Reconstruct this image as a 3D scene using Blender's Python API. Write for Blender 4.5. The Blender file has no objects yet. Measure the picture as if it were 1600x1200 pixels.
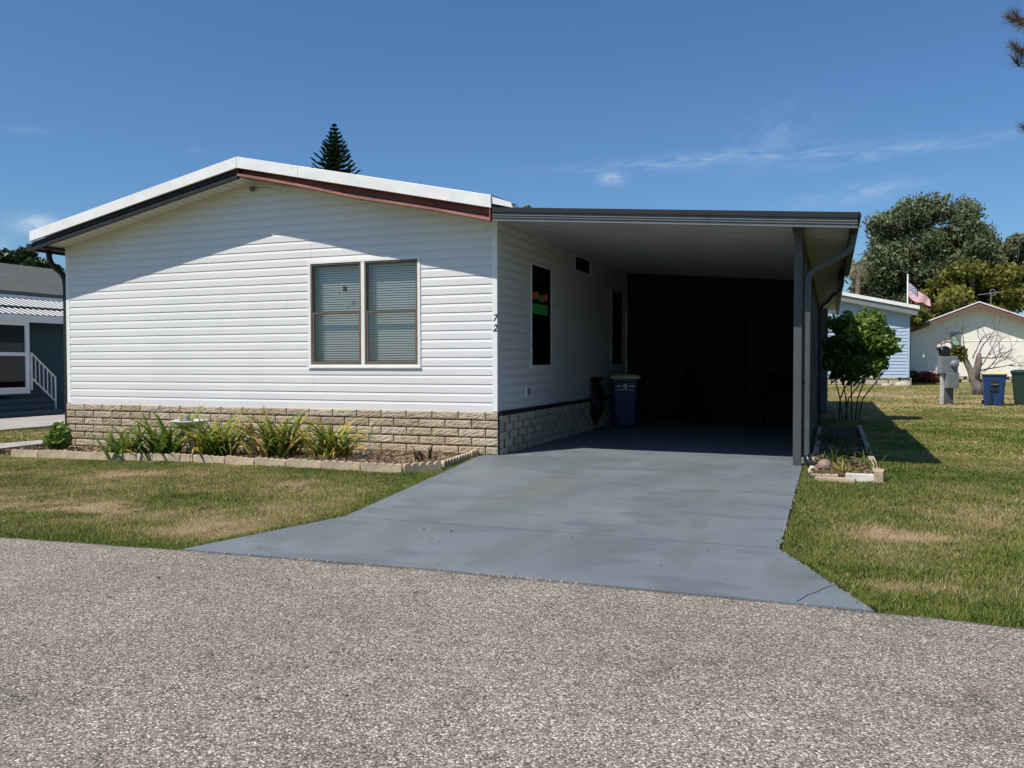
import bpy, math, random
import numpy as np
from mathutils import Vector, Matrix
random.seed(7); rng = np.random.default_rng(7)
SC = bpy.context.scene; COL = SC.collection
PI = math.pi
# ------------------------------------------------------------------ camera
CAM = np.array([4.403, -10.858, 1.30]); F = 1300.0
PITCH = math.radians(-1.454); ROLL = math.radians(0.12); YAW = math.radians(21.0)
cd = bpy.data.cameras.new('camera'); cam = bpy.data.objects.new('camera', cd); COL.objects.link(cam)
cam.location = CAM; cam.rotation_euler = (PI/2+PITCH, ROLL, YAW)
cd.sensor_width = 36; cd.lens = 36*F/1600; cd.clip_start = 0.05; cd.clip_end = 3000
SC.camera = cam
# ------------------------------------------------------------------ light: direction the sunlight travels
SUN = Vector((0.63, 1.0, -1.80)).normalized()
SUN_EL = math.asin(-SUN.z); SUN_AZ = math.atan2(-SUN.x, -SUN.y)
sd = bpy.data.lights.new('sun', 'SUN'); sun = bpy.data.objects.new('sun', sd); COL.objects.link(sun)
sd.energy = 4.3; sd.angle = math.radians(0.5); sd.color = (1.0, 0.94, 0.85)
sun.rotation_euler = SUN.to_track_quat('-Z', 'Y').to_euler()
sun.location = (-10, -20, 30)
W = bpy.data.worlds.new('World'); SC.world = W; W.use_nodes = True
SKY_STRENGTH = 0.075
SC.view_settings.view_transform = 'Standard'; SC.view_settings.look = 'None'
SC.view_settings.exposure = 0.28; SC.view_settings.gamma = 1.0
SC.view_settings.use_curve_mapping = False

def ray(px, py):
    u = (px-800)/F; v = -(py-600)/F
    c, s = math.cos(ROLL), math.sin(ROLL)
    u, v = u*c+v*s, -u*s+v*c
    d = np.array([u, math.cos(PITCH)-v*math.sin(PITCH), math.sin(PITCH)+v*math.cos(PITCH)])
    c, s = math.cos(YAW), math.sin(YAW)
    return np.array([d[0]*c-d[1]*s, d[0]*s+d[1]*c, d[2]])
def gp(px, py, z=0.0):
    d = ray(px, py); return CAM+d*((z-CAM[2])/d[2])
def pY(px, py, Y):
    d = ray(px, py); return CAM+d*((Y-CAM[1])/d[1])
def pD(px, py, D):                      # point at horizontal distance D
    d = ray(px, py); return CAM+d*(D/math.hypot(d[0], d[1]))

# world nodes
nt = W.node_tree; nt.nodes.clear()
def N(tree, typ, **kw):
    n = tree.nodes.new(typ)
    for k, v in kw.items():
        if hasattr(n, k): setattr(n, k, v)
    return n
wo = N(nt, 'ShaderNodeOutputWorld'); bg = N(nt, 'ShaderNodeBackground'); sky = N(nt, 'ShaderNodeTexSky')
sky.sky_type = 'NISHITA'; sky.sun_disc = False; sky.sun_elevation = SUN_EL; sky.sun_rotation = SUN_AZ
sky.air_density = 1.15; sky.dust_density = 0.35; sky.ozone_density = 2.6
hs = N(nt, 'ShaderNodeHueSaturation'); hs.inputs['Saturation'].default_value = 1.0; hs.inputs['Value'].default_value = 1.0
tint = N(nt, 'ShaderNodeMix', data_type='RGBA', blend_type='MULTIPLY'); tint.inputs[0].default_value = 1; tint.inputs[7].default_value = (.60, .88, 1.18, 1)
nt.links.new(sky.outputs[0], tint.inputs[6]); nt.links.new(tint.outputs[2], hs.inputs['Color'])
tc = N(nt, 'ShaderNodeTexCoord')
last = hs.outputs[0]
def mth(tree, op, a, b=None, clamp=False):
    n = N(tree, 'ShaderNodeMath', operation=op, use_clamp=clamp)
    for i, x in enumerate((a, b)):
        if x is None: continue
        if isinstance(x, (int, float)): n.inputs[i].default_value = x
        else: tree.links.new(x, n.inputs[i])
    return n.outputs[0]
def cloud(px, py, w, h, strength, nscale, stretch, tilt=0.0, lo=.42, hi=.75):
    global last
    d = Vector(ray(px, py)).normalized(); R = d.cross(Vector((0, 0, 1))).normalized(); U = R.cross(d)
    R2 = R*math.cos(tilt)+U*math.sin(tilt); U2 = U*math.cos(tilt)-R*math.sin(tilt)
    def dot(v):
        n = N(nt, 'ShaderNodeVectorMath', operation='DOT_PRODUCT'); nt.links.new(tc.outputs['Generated'], n.inputs[0]); n.inputs[1].default_value = v
        return n.outputs['Value']
    u, v, f = dot(R2), dot(U2), dot(d)
    a = mth(nt, 'POWER', mth(nt, 'ABSOLUTE', mth(nt, 'DIVIDE', u, w/F)), 2.0); b = mth(nt, 'POWER', mth(nt, 'ABSOLUTE', mth(nt, 'DIVIDE', v, h/F)), 2.0)
    g = mth(nt, 'EXPONENT', mth(nt, 'MULTIPLY', mth(nt, 'ADD', a, b), -1.0))
    cx = N(nt, 'ShaderNodeCombineXYZ'); nt.links.new(mth(nt, 'MULTIPLY', u, nscale), cx.inputs[0]); nt.links.new(mth(nt, 'MULTIPLY', v, nscale*stretch), cx.inputs[1])
    cx.inputs[2].default_value = px*.37
    nz = N(nt, 'ShaderNodeTexNoise'); nz.inputs['Scale'].default_value = 1.0; nz.inputs['Detail'].default_value = 7; nz.inputs['Roughness'].default_value = .62
    nz.inputs['Distortion'].default_value = .5
    nt.links.new(cx.outputs[0], nz.inputs['Vector'])
    mr = N(nt, 'ShaderNodeMapRange'); mr.inputs[1].default_value = lo; mr.inputs[2].default_value = hi; nt.links.new(nz.outputs[0], mr.inputs[0])
    m = mth(nt, 'MULTIPLY', mth(nt, 'MULTIPLY', g, mr.outputs[0]), strength)
    m = mth(nt, 'MULTIPLY', m, mth(nt, 'GREATER_THAN', f, 0.0), True)
    mx = N(nt, 'ShaderNodeMix', data_type='RGBA'); nt.links.new(m, mx.inputs[0]); nt.links.new(last, mx.inputs[6]); mx.inputs[7].default_value = (7.6, 8.6, 9.8, 1)
    last = mx.outputs[2]
cloud(1130, 247, 190, 10, .50, 22, 4.5, .02)
cloud(1420, 234, 170, 9, .28, 20, 4.5, .05)
cloud(1350, 300, 80, 12, .34, 25, 3.0, .1)
cloud(1210, 215, 60, 30, .22, 20, 2.0, .4)
cloud(955, 280, 20, 9, .42, 45, 1.5, 0, .3, .6)
cloud(57, 352, 26, 12, .75, 42, 1.3, 0, .28, .55)
cloud(42, 203, 26, 5, .08, 45, 2, 0, .3, .6)
cloud(305, 235, 10, 5, .07, 45, 2, 0, .3, .6)
cloud(5, 385, 8, 14, .25, 42, 1.3, 0, .3, .6)
nt.links.new(last, bg.inputs[0]); bg.inputs[1].default_value = SKY_STRENGTH; nt.links.new(bg.outputs[0], wo.inputs[0])

# ------------------------------------------------------------------ materials
def lin(c):
    return tuple((x/255/12.92 if x <= 10 else ((x/255+.055)/1.055)**2.4) for x in c)
def mat(name, col, rough=.6, noise=0.0, nscale=8.0, bump=0.0, bscale=60.0, metal=0.0, spec=.5, col2=None, stretch=None, detail=6, attr=None, attrcols=None, trans=0.0, lo=.35, hi=.65):
    m = bpy.data.materials.new(name); m.use_nodes = True; t = m.node_tree; b = t.nodes['Principled BSDF']
    b.inputs['Roughness'].default_value = rough; b.inputs['Metallic'].default_value = metal; b.inputs['Specular IOR Level'].default_value = spec
    c0 = (*col, 1)
    tcn = N(t, 'ShaderNodeTexCoord'); vec = tcn.outputs['Object']
    if stretch:
        mp = N(t, 'ShaderNodeMapping'); mp.inputs['Scale'].default_value = stretch; t.links.new(vec, mp.inputs[0]); vec = mp.outputs[0]
    out = None
    if attr:
        a = N(t, 'ShaderNodeAttribute', attribute_name=attr); r = N(t, 'ShaderNodeValToRGB')
        els = r.color_ramp.elements
        while len(els) > 1: els.remove(els[-1])
        els[0].position = attrcols[0][0]; els[0].color = (*attrcols[0][1], 1)
        for p, c in attrcols[1:]:
            e = els.new(p); e.color = (*c, 1)
        t.links.new(a.outputs['Fac'], r.inputs[0]); out = r.outputs[0]
    if noise > 0 or col2:
        nz = N(t, 'ShaderNodeTexNoise'); nz.inputs['Scale'].default_value = nscale; nz.inputs['Detail'].default_value = detail; nz.inputs['Roughness'].default_value = .6
        t.links.new(vec, nz.inputs['Vector'])
        mr = N(t, 'ShaderNodeMapRange'); mr.inputs[1].default_value = lo; mr.inputs[2].default_value = hi; t.links.new(nz.outputs[0], mr.inputs[0])
        if col2:
            mx = N(t, 'ShaderNodeMix', data_type='RGBA'); t.links.new(mr.outputs[0], mx.inputs[0]); mx.inputs[6].default_value = c0; mx.inputs[7].default_value = (*col2, 1)
            out = mx.outputs[2]
        if noise > 0:
            v = mth(t, 'ADD', mth(t, 'MULTIPLY', mr.outputs[0], noise*2), 1-noise)
            mx = N(t, 'ShaderNodeMix', data_type='RGBA', blend_type='MULTIPLY'); mx.inputs[0].default_value = 1
            if out: t.links.new(out, mx.inputs[6])
            else: mx.inputs[6].default_value = c0
            cc = N(t, 'ShaderNodeCombineColor'); [t.links.new(v, cc.inputs[i]) for i in range(3)]
            t.links.new(cc.outputs[0], mx.inputs[7]); out = mx.outputs[2]
    if out: t.links.new(out, b.inputs['Base Color'])
    else: b.inputs['Base Color'].default_value = c0
    if bump > 0:
        nz = N(t, 'ShaderNodeTexNoise'); nz.inputs['Scale'].default_value = bscale; nz.inputs['Detail'].default_value = 5; t.links.new(vec, nz.inputs['Vector'])
        bp = N(t, 'ShaderNodeBump'); bp.inputs['Strength'].default_value = 1; bp.inputs['Distance'].default_value = bump; t.links.new(nz.outputs[0], bp.inputs['Height']); t.links.new(bp.outputs[0], b.inputs['Normal'])
    if trans > 0:
        tr = N(t, 'ShaderNodeBsdfTranslucent'); mx = N(t, 'ShaderNodeMixShader'); mx.inputs[0].default_value = trans
        if out: t.links.new(out, tr.inputs[0])
        else: tr.inputs[0].default_value = c0
        t.links.new(b.outputs[0], mx.inputs[1]); t.links.new(tr.outputs[0], mx.inputs[2]); t.links.new(mx.outputs[0], t.nodes['Material Output'].inputs[0])
    return m
M = {}
M['siding'] = mat('vinyl_siding', (.72, .705, .685), .42, noise=.03, nscale=.8, stretch=(1, 1, .9), bump=.0003, bscale=6)
M['trim'] = mat('white_trim', (.80, .79, .76), .45, noise=.04, nscale=3)
M['roofwhite'] = mat('white_roof_metal', (.82, .80, .77), .4, noise=.06, nscale=5, bump=.002, bscale=3)
M['charcoal'] = mat('charcoal_metal', (.026, .027, .029), .5, noise=.12, nscale=4, spec=.25)
M['charlight'] = mat('weathered_charcoal_metal', (.105, .108, .112), .5, noise=.12, nscale=4)
M['postgrey'] = mat('grey_post_paint', (.072, .076, .075), .5, noise=.14, nscale=5)
M['rust'] = mat('rust_brown_metal', (.21, .068, .042), .5, noise=.18, nscale=3, col2=(.26, .095, .065))
M['soffit'] = mat('soffit_vinyl', (.70, .68, .62), .5, noise=.05)
M['dark'] = mat('dark_gap', (.012, .012, .013), .8)
M['black'] = mat('black_plastic', (.012, .012, .013), .35)
M['blacktrim'] = mat('black_metal_band', (.015, .015, .016), .6)
M['stone'] = mat('split_face_block', (.44, .35, .235), .9, noise=.16, nscale=9, bump=.004, bscale=60, attr='tone', attrcols=[(0, (.33, .26, .17)), (.5, (.42, .335, .225)), (1, (.48, .40, .29))])
M['mortar'] = mat('dark_joint', (.04, .026, .018), .95)
M['smoothblock'] = mat('tan_screen_block', (.44, .38, .275), .9, noise=.14, nscale=4, bump=.003, bscale=60)
M['edging'] = mat('edging_concrete', (.49, .385, .26), .95, noise=.28, nscale=7, bump=.006, bscale=40, col2=(.42, .33, .22))
M['edgingwhite'] = mat('pale_block', (.62, .58, .50), .95, noise=.18, nscale=7, bump=.004, bscale=40)
M['soil'] = mat('bed_soil', (.22, .135, .085), 1, noise=.35, nscale=14, bump=.03, bscale=22, col2=(.33, .24, .16))
M['mulch'] = mat('dark_mulch', (.085, .045, .028), 1, noise=.4, nscale=20, bump=.03, bscale=30)
M['concrete'] = mat('old_concrete', (.38, .35, .31), .9, noise=.15, nscale=3, bump=.003)
M['bronze'] = mat('bronze_window_metal', (.15, .11, .075), .45, noise=.2, nscale=10)
M['blind'] = mat('blind_slat', (.93, .89, .77), .5)
M['room'] = mat('room_interior', (.42, .40, .35), .9)
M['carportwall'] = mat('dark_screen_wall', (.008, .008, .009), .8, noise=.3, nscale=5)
M['doorframe'] = mat('dark_bronze_frame', (.006, .006, .006), .9, spec=.1)
M['teal'] = mat('dark_teal_siding', (.022, .060, .068), .6, noise=.1)
M['binblue'] = mat('blue_bin_plastic', (.014, .048, .15), .42, noise=.1, nscale=3)
M['binnavy'] = mat('navy_bin_plastic', (.008, .017, .075), .42, noise=.1, nscale=3)
M['yellow'] = mat('yellow_lid_plastic', (.58, .54, .30), .5, noise=.1)
M['bingreen'] = mat('green_bin_plastic', (.020, .045, .036), .45, noise=.1)
M['whitemark'] = mat('white_print', (.7, .7, .7), .6)
M['bark'] = mat('bark', (.13, .10, .075), .95, noise=.35, nscale=6, bump=.02, bscale=18, stretch=(1, 1, .3))
M['barkdead'] = mat('grey_dead_bark', (.17, .135, .11), .95, noise=.5, nscale=5, bump=.03, bscale=14, stretch=(1, 1, .3))
M['metalgrey'] = mat('utility_grey_metal', (.20, .215, .22), .45, noise=.1)
M['pvc'] = mat('pale_conduit', (.52, .51, .47), .6, noise=.2, nscale=4)
M['bluesiding'] = mat('pale_blue_siding', (.40, .50, .62), .5)
M['cream'] = mat('cream_panel', (.89, .865, .77), .6, noise=.05, nscale=1)
M['browntrim'] = mat('brown_fascia', (.17, .095, .07), .6)
M['birdbath'] = mat('cast_stone', (.60, .59, .55), .8, noise=.2, nscale=9, bump=.004)
M['ball'] = mat('pinkish_stone_ball', (.27, .17, .13), .6, noise=.2)
M['rock'] = mat('field_stone', (.45, .38, .30), .9, noise=.2, bump=.01, bscale=12)
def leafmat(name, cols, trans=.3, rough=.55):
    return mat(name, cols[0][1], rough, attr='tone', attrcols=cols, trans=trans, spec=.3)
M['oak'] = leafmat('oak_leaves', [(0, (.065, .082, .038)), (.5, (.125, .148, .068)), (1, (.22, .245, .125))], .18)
M['moss'] = leafmat('hanging_moss', [(0, (.075, .085, .058)), (1, (.15, .155, .115))], .15)
M['yellowtree'] = leafmat('yellow_green_leaves', [(0, (.065, .078, .014)), (.5, (.14, .145, .024)), (1, (.27, .24, .045))], .25)
M['bushgreen'] = leafmat('glossy_shrub_leaves', [(0, (.07, .12, .02)), (.5, (.16, .25, .045)), (1, (.30, .40, .09))], .35, .4)
M['darkleaf'] = leafmat('dark_leaves', [(0, (.012, .028, .010)), (1, (.05, .085, .03))], .2, .4)
M['norfolk'] = leafmat('norfolk_needles', [(0, (.008, .022, .010)), (1, (.030, .060, .024))], .12)
M['pinebrown'] = leafmat('pine_needles', [(0, (.045, .060, .020)), (.45, (.12, .075, .04)), (1, (.27, .14, .075))], .2)
M['palm'] = leafmat('palm_fronds', [(0, (.07, .08, .03)), (1, (.35, .31, .17))], .2)
M['pink'] = leafmat('pink_flowers', [(0, (.16, .05, .04)), (1, (.50, .13, .13))], .2)
M['strap'] = leafmat('strap_leaves', [(0, (.05, .09, .016)), (.45, (.14, .21, .03)), (.75, (.42, .38, .06)), (1, (.62, .42, .14))], .38, .4)
M['deadleaf'] = leafmat('dead_leaves', [(0, (.06, .035, .02)), (1, (.36, .27, .16))], .15)

GRASSCOLS = [(0, (.070, .118, .018)), (.22, (.140, .178, .034)), (.45, (.240, .232, .070)), (.68, (.37, .295, .145)), (1, (.50, .37, .225))]
M['grass'] = leafmat('grass_blades', [(p, tuple(min(1, c*1.35) for c in cc)) for p, cc in GRASSCOLS], .3, .6)
# lawn ground
def lawn_mat():
    m = bpy.data.materials.new('lawn_ground'); m.use_nodes = True; t = m.node_tree; b = t.nodes['Principled BSDF']
    b.inputs['Roughness'].default_value = 1; b.inputs['Specular IOR Level'].default_value = .05
    a = N(t, 'ShaderNodeAttribute', attribute_name='tone'); g = N(t, 'ShaderNodeNewGeometry')
    def nz(s, d=6):
        n = N(t, 'ShaderNodeTexNoise'); n.inputs['Scale'].default_value = s; n.inputs['Detail'].default_value = d; n.inputs['Roughness'].default_value = .7
        t.links.new(g.outputs['Position'], n.inputs['Vector']); return n.outputs[0]
    v = mth(t, 'ADD', a.outputs['Fac'], mth(t, 'MULTIPLY', mth(t, 'SUBTRACT', nz(9), .5), .75))
    v = mth(t, 'ADD', v, mth(t, 'MULTIPLY', mth(t, 'SUBTRACT', nz(.9, 4), .5), .5), True)
    r = N(t, 'ShaderNodeValToRGB'); els = r.color_ramp.elements; els[0].color = (*[c*.8 for c in GRASSCOLS[0][1]], 1); els[1].color = (*GRASSCOLS[-1][1], 1)
    for p, c in GRASSCOLS[1:-1]:
        e = els.new(p); e.color = (*[x*.85 for x in c], 1)
    t.links.new(v, r.inputs[0]); t.links.new(r.outputs[0], b.inputs['Base Color'])
    bp = N(t, 'ShaderNodeBump'); bp.inputs['Distance'].default_value = .05; t.links.new(nz(30, 8), bp.inputs['Height']); t.links.new(bp.outputs[0], b.inputs['Normal'])
    return m
M['lawn'] = lawn_mat()
def asphalt_mat():
    m = bpy.data.materials.new('asphalt_aggregate'); m.use_nodes = True; t = m.node_tree; b = t.nodes['Principled BSDF']
    b.inputs['Roughness'].default_value = .85; b.inputs['Specular IOR Level'].default_value = .25
    g = N(t, 'ShaderNodeNewGeometry')
    def vor(s, off=0):
        n = N(t, 'ShaderNodeTexVoronoi'); n.inputs['Scale'].default_value = s; t.links.new(g.outputs['Position'], n.inputs['Vector']); return n
    v1 = vor(128); v2 = vor(48)
    sc = N(t, 'ShaderNodeSeparateColor'); t.links.new(v1.outputs['Color'], sc.inputs[0])
    r = N(t, 'ShaderNodeValToRGB'); r.color_ramp.interpolation = 'LINEAR'; els = r.color_ramp.elements
    els[0].color = (.085, .076, .064, 1); els[1].color = (.70, .65, .565, 1)
    for p, c in ((.2, (.175, .157, .134)), (.45, (.265, .238, .204)), (.62, (.300, .250, .218)), (.85, (.40, .362, .312))):
        e = els.new(p); e.color = (*c, 1)
    t.links.new(sc.outputs[0], r.inputs[0])
    # dark binder between stones
    dk = N(t, 'ShaderNodeMapRange'); dk.inputs[1].default_value = .0035; dk.inputs[2].default_value = .0095; dk.inputs[3].default_value = 1; dk.inputs[4].default_value = .42
    dk.inputs[1].default_value = .35; dk.inputs[2].default_value = .75
    t.links.new(v1.outputs['Distance'], dk.inputs[0])
    def nz(s, d, lo, hi, a, bb, vec=None):
        n = N(t, 'ShaderNodeTexNoise'); n.inputs['Scale'].default_value = s; n.inputs['Detail'].default_value = d; t.links.new(g.outputs['Position'], n.inputs['Vector'])
        q = N(t, 'ShaderNodeMapRange'); q.inputs[1].default_value = lo; q.inputs[2].default_value = hi; q.inputs[3].default_value = a; q.inputs[4].default_value = bb
        t.links.new(n.outputs[0], q.inputs[0]); return q.outputs[0]
    k = mth(t, 'MULTIPLY', dk.outputs[0], nz(.8, 5, .3, .7, .86, 1.12))
    k = mth(t, 'MULTIPLY', k, nz(5, 5, .3, .7, .9, 1.08))
    k = mth(t, 'MULTIPLY', k, nz(1.7, 3, .62, .74, 1.0, .72))
    sy_ = N(t, 'ShaderNodeSeparateXYZ'); t.links.new(g.outputs['Position'], sy_.inputs[0])
    wp = mth(t, 'SINE', mth(t, 'MULTIPLY', sy_.outputs[1], 2.9))
    k = mth(t, 'MULTIPLY', k, mth(t, 'ADD', mth(t, 'MULTIPLY', wp, .035), 1.0))
    k = mth(t, 'MULTIPLY', k, nz(3.1, 6, .60, .70, 1.0, .80))
    k = mth(t, 'MULTIPLY', k, 1.11)
    mx = N(t, 'ShaderNodeMix', data_type='RGBA', blend_type='MULTIPLY'); mx.inputs[0].default_value = 1; t.links.new(r.outputs[0], mx.inputs[6])
    cc = N(t, 'ShaderNodeCombineColor'); [t.links.new(mth(t, 'MULTIPLY', k, (1.03, 1.0, .95)[i]), cc.inputs[i]) for i in range(3)]; t.links.new(cc.outputs[0], mx.inputs[7])
    t.links.new(mx.outputs[2], b.inputs['Base Color'])
    bp = N(t, 'ShaderNodeBump'); bp.inputs['Distance'].default_value = .004; bp.inputs['Strength'].default_value = .8; bp.invert = True
    t.links.new(v1.outputs['Distance'], bp.inputs['Height']); t.links.new(bp.outputs[0], b.inputs['Normal'])
    return m
M['asphalt'] = asphalt_mat()
def drive_mat():
    m = bpy.data.materials.new('painted_concrete'); m.use_nodes = True; t = m.node_tree; b = t.nodes['Principled BSDF']
    b.inputs['Roughness'].default_value = .62; b.inputs['Specular IOR Level'].default_value = .35
    g = N(t, 'ShaderNodeNewGeometry')
    def mr(src, lo, hi, a=0., bb=1.):
        q = N(t, 'ShaderNodeMapRange'); q.inputs[1].default_value = lo; q.inputs[2].default_value = hi; q.inputs[3].default_value = a; q.inputs[4].default_value = bb; t.links.new(src, q.inputs[0]); return q.outputs[0]
    def nz(s, d=6, st=(1, 1, 1), off=(0, 0, 0)):
        mp = N(t, 'ShaderNodeMapping'); mp.inputs['Scale'].default_value = st; mp.inputs['Location'].default_value = off; t.links.new(g.outputs['Position'], mp.inputs[0])
        n = N(t, 'ShaderNodeTexNoise'); n.inputs['Scale'].default_value = s; n.inputs['Detail'].default_value = d; t.links.new(mp.outputs[0], n.inputs['Vector']); return n.outputs[0]
    base = (.158, .186, .199)
    def mix(a, bcol, f):
        mx = N(t, 'ShaderNodeMix', data_type='RGBA')
        if isinstance(a, tuple): mx.inputs[6].default_value = (*a, 1)
        else: t.links.new(a, mx.inputs[6])
        mx.inputs[7].default_value = (*bcol, 1); t.links.new(f, mx.inputs[0]); return mx.outputs[2]
    c = mix(base, (.142, .166, .180), mr(nz(1.1, 6), .38, .62))
    c = mix(c, (.182, .204, .218), mth(t, 'MULTIPLY', mr(nz(.55, 5, (1, 2.2, 1), (4, 2, 0)), .5, .7), .8))
    # worn greenish-brown tyre tracks, two bands running into the carport
    sx = N(t, 'ShaderNodeSeparateXYZ'); t.links.new(g.outputs['Position'], sx.inputs[0]); X, Y = sx.outputs[0], sx.outputs[1]
    def band(cx, w, cy, h):
        a = mth(t, 'POWER', mth(t, 'DIVIDE', mth(t, 'SUBTRACT', X, cx), w), 2.0); bb = mth(t, 'POWER', mth(t, 'ABSOLUTE', mth(t, 'DIVIDE', mth(t, 'SUBTRACT', Y, cy), h)), 4.0)
        return mth(t, 'EXPONENT', mth(t, 'MULTIPLY', mth(t, 'ADD', a, bb), -1.0))
    wear = mth(t, 'MAXIMUM', mth(t, 'MAXIMUM', band(1.62, .38, -2.9, 1.5), mth(t, 'MULTIPLY', band(.75, .3, -2.4, 1.2), .5)), mth(t, 'MULTIPLY', band(3.2, .35, -2.6, 1.7), .45))
    wear = mth(t, 'MULTIPLY', wear, mr(nz(2.2, 6, (1.6, .7, 1)), .40, .47))
    c = mix(c, (.152, .164, .148), mth(t, 'MULTIPLY', wear, 1.0))
    c = mix(c, (.10, .118, .13), mth(t, 'MULTIPLY', mr(nz(1.5, 9, (.9, 1.5, 1), (1, 5, 0)), .53, .60), .5))
    c = mix(c, (.122, .140, .142), mth(t, 'MULTIPLY', mr(nz(.9, 8, (1.8, .7, 1), (9, 2, 0)), .50, .60), .62))
    # small chips and stains
    c = mix(c, (.07, .085, .10), mth(t, 'MULTIPLY', mr(nz(5, 7), .66, .74), .35))
    v = N(t, 'ShaderNodeTexVoronoi'); v.inputs['Scale'].default_value = 2.3; t.links.new(g.outputs['Position'], v.inputs['Vector'])
    c = mix(c, (.03, .03, .03), mr(v.outputs['Distance'], .022, .03, .8, 0.))
    v = N(t, 'ShaderNodeTexVoronoi'); v.inputs['Scale'].default_value = 1.7; mp = N(t, 'ShaderNodeMapping'); mp.inputs['Location'].default_value = (3, 7, 0); t.links.new(g.outputs['Position'], mp.inputs[0]); t.links.new(mp.outputs[0], v.inputs['Vector'])
    c = mix(c, (.45, .45, .43), mr(v.outputs['Distance'], .012, .018, .8, 0.))
    t.links.new(c, b.inputs['Base Color'])
    bp = N(t, 'ShaderNodeBump'); bp.inputs['Distance'].default_value = .003; t.links.new(nz(70, 5), bp.inputs['Height']); t.links.new(bp.outputs[0], b.inputs['Normal'])
    return m
M['drive'] = drive_mat()
def glass_mat(name, tint, refl=.12):
    m = bpy.data.materials.new(name); m.use_nodes = True; t = m.node_tree; t.nodes.remove(t.nodes['Principled BSDF'])
    tr = N(t, 'ShaderNodeBsdfTransparent'); tr.inputs[0].default_value = (*tint, 1); gl = N(t, 'ShaderNodeBsdfGlossy'); gl.inputs['Roughness'].default_value = .02; gl.inputs[0].default_value = (.9, .95, 1, 1)
    lw = N(t, 'ShaderNodeLayerWeight'); lw.inputs[0].default_value = .25
    f = mth(t, 'ADD', mth(t, 'MULTIPLY', lw.outputs['Fresnel'], .8), refl, True)
    mx = N(t, 'ShaderNodeMixShader'); t.links.new(f, mx.inputs[0]); t.links.new(tr.outputs[0], mx.inputs[1]); t.links.new(gl.outputs[0], mx.inputs[2]); t.links.new(mx.outputs[0], t.nodes['Material Output'].inputs[0])
    return m
M['glass'] = glass_mat('window_glass', (.93, .955, .94), .04)
M['darkglass'] = glass_mat('dark_window_glass', (.25, .27, .28), .03)
def flat(name, col): return mat(name, col, .7)

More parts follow.
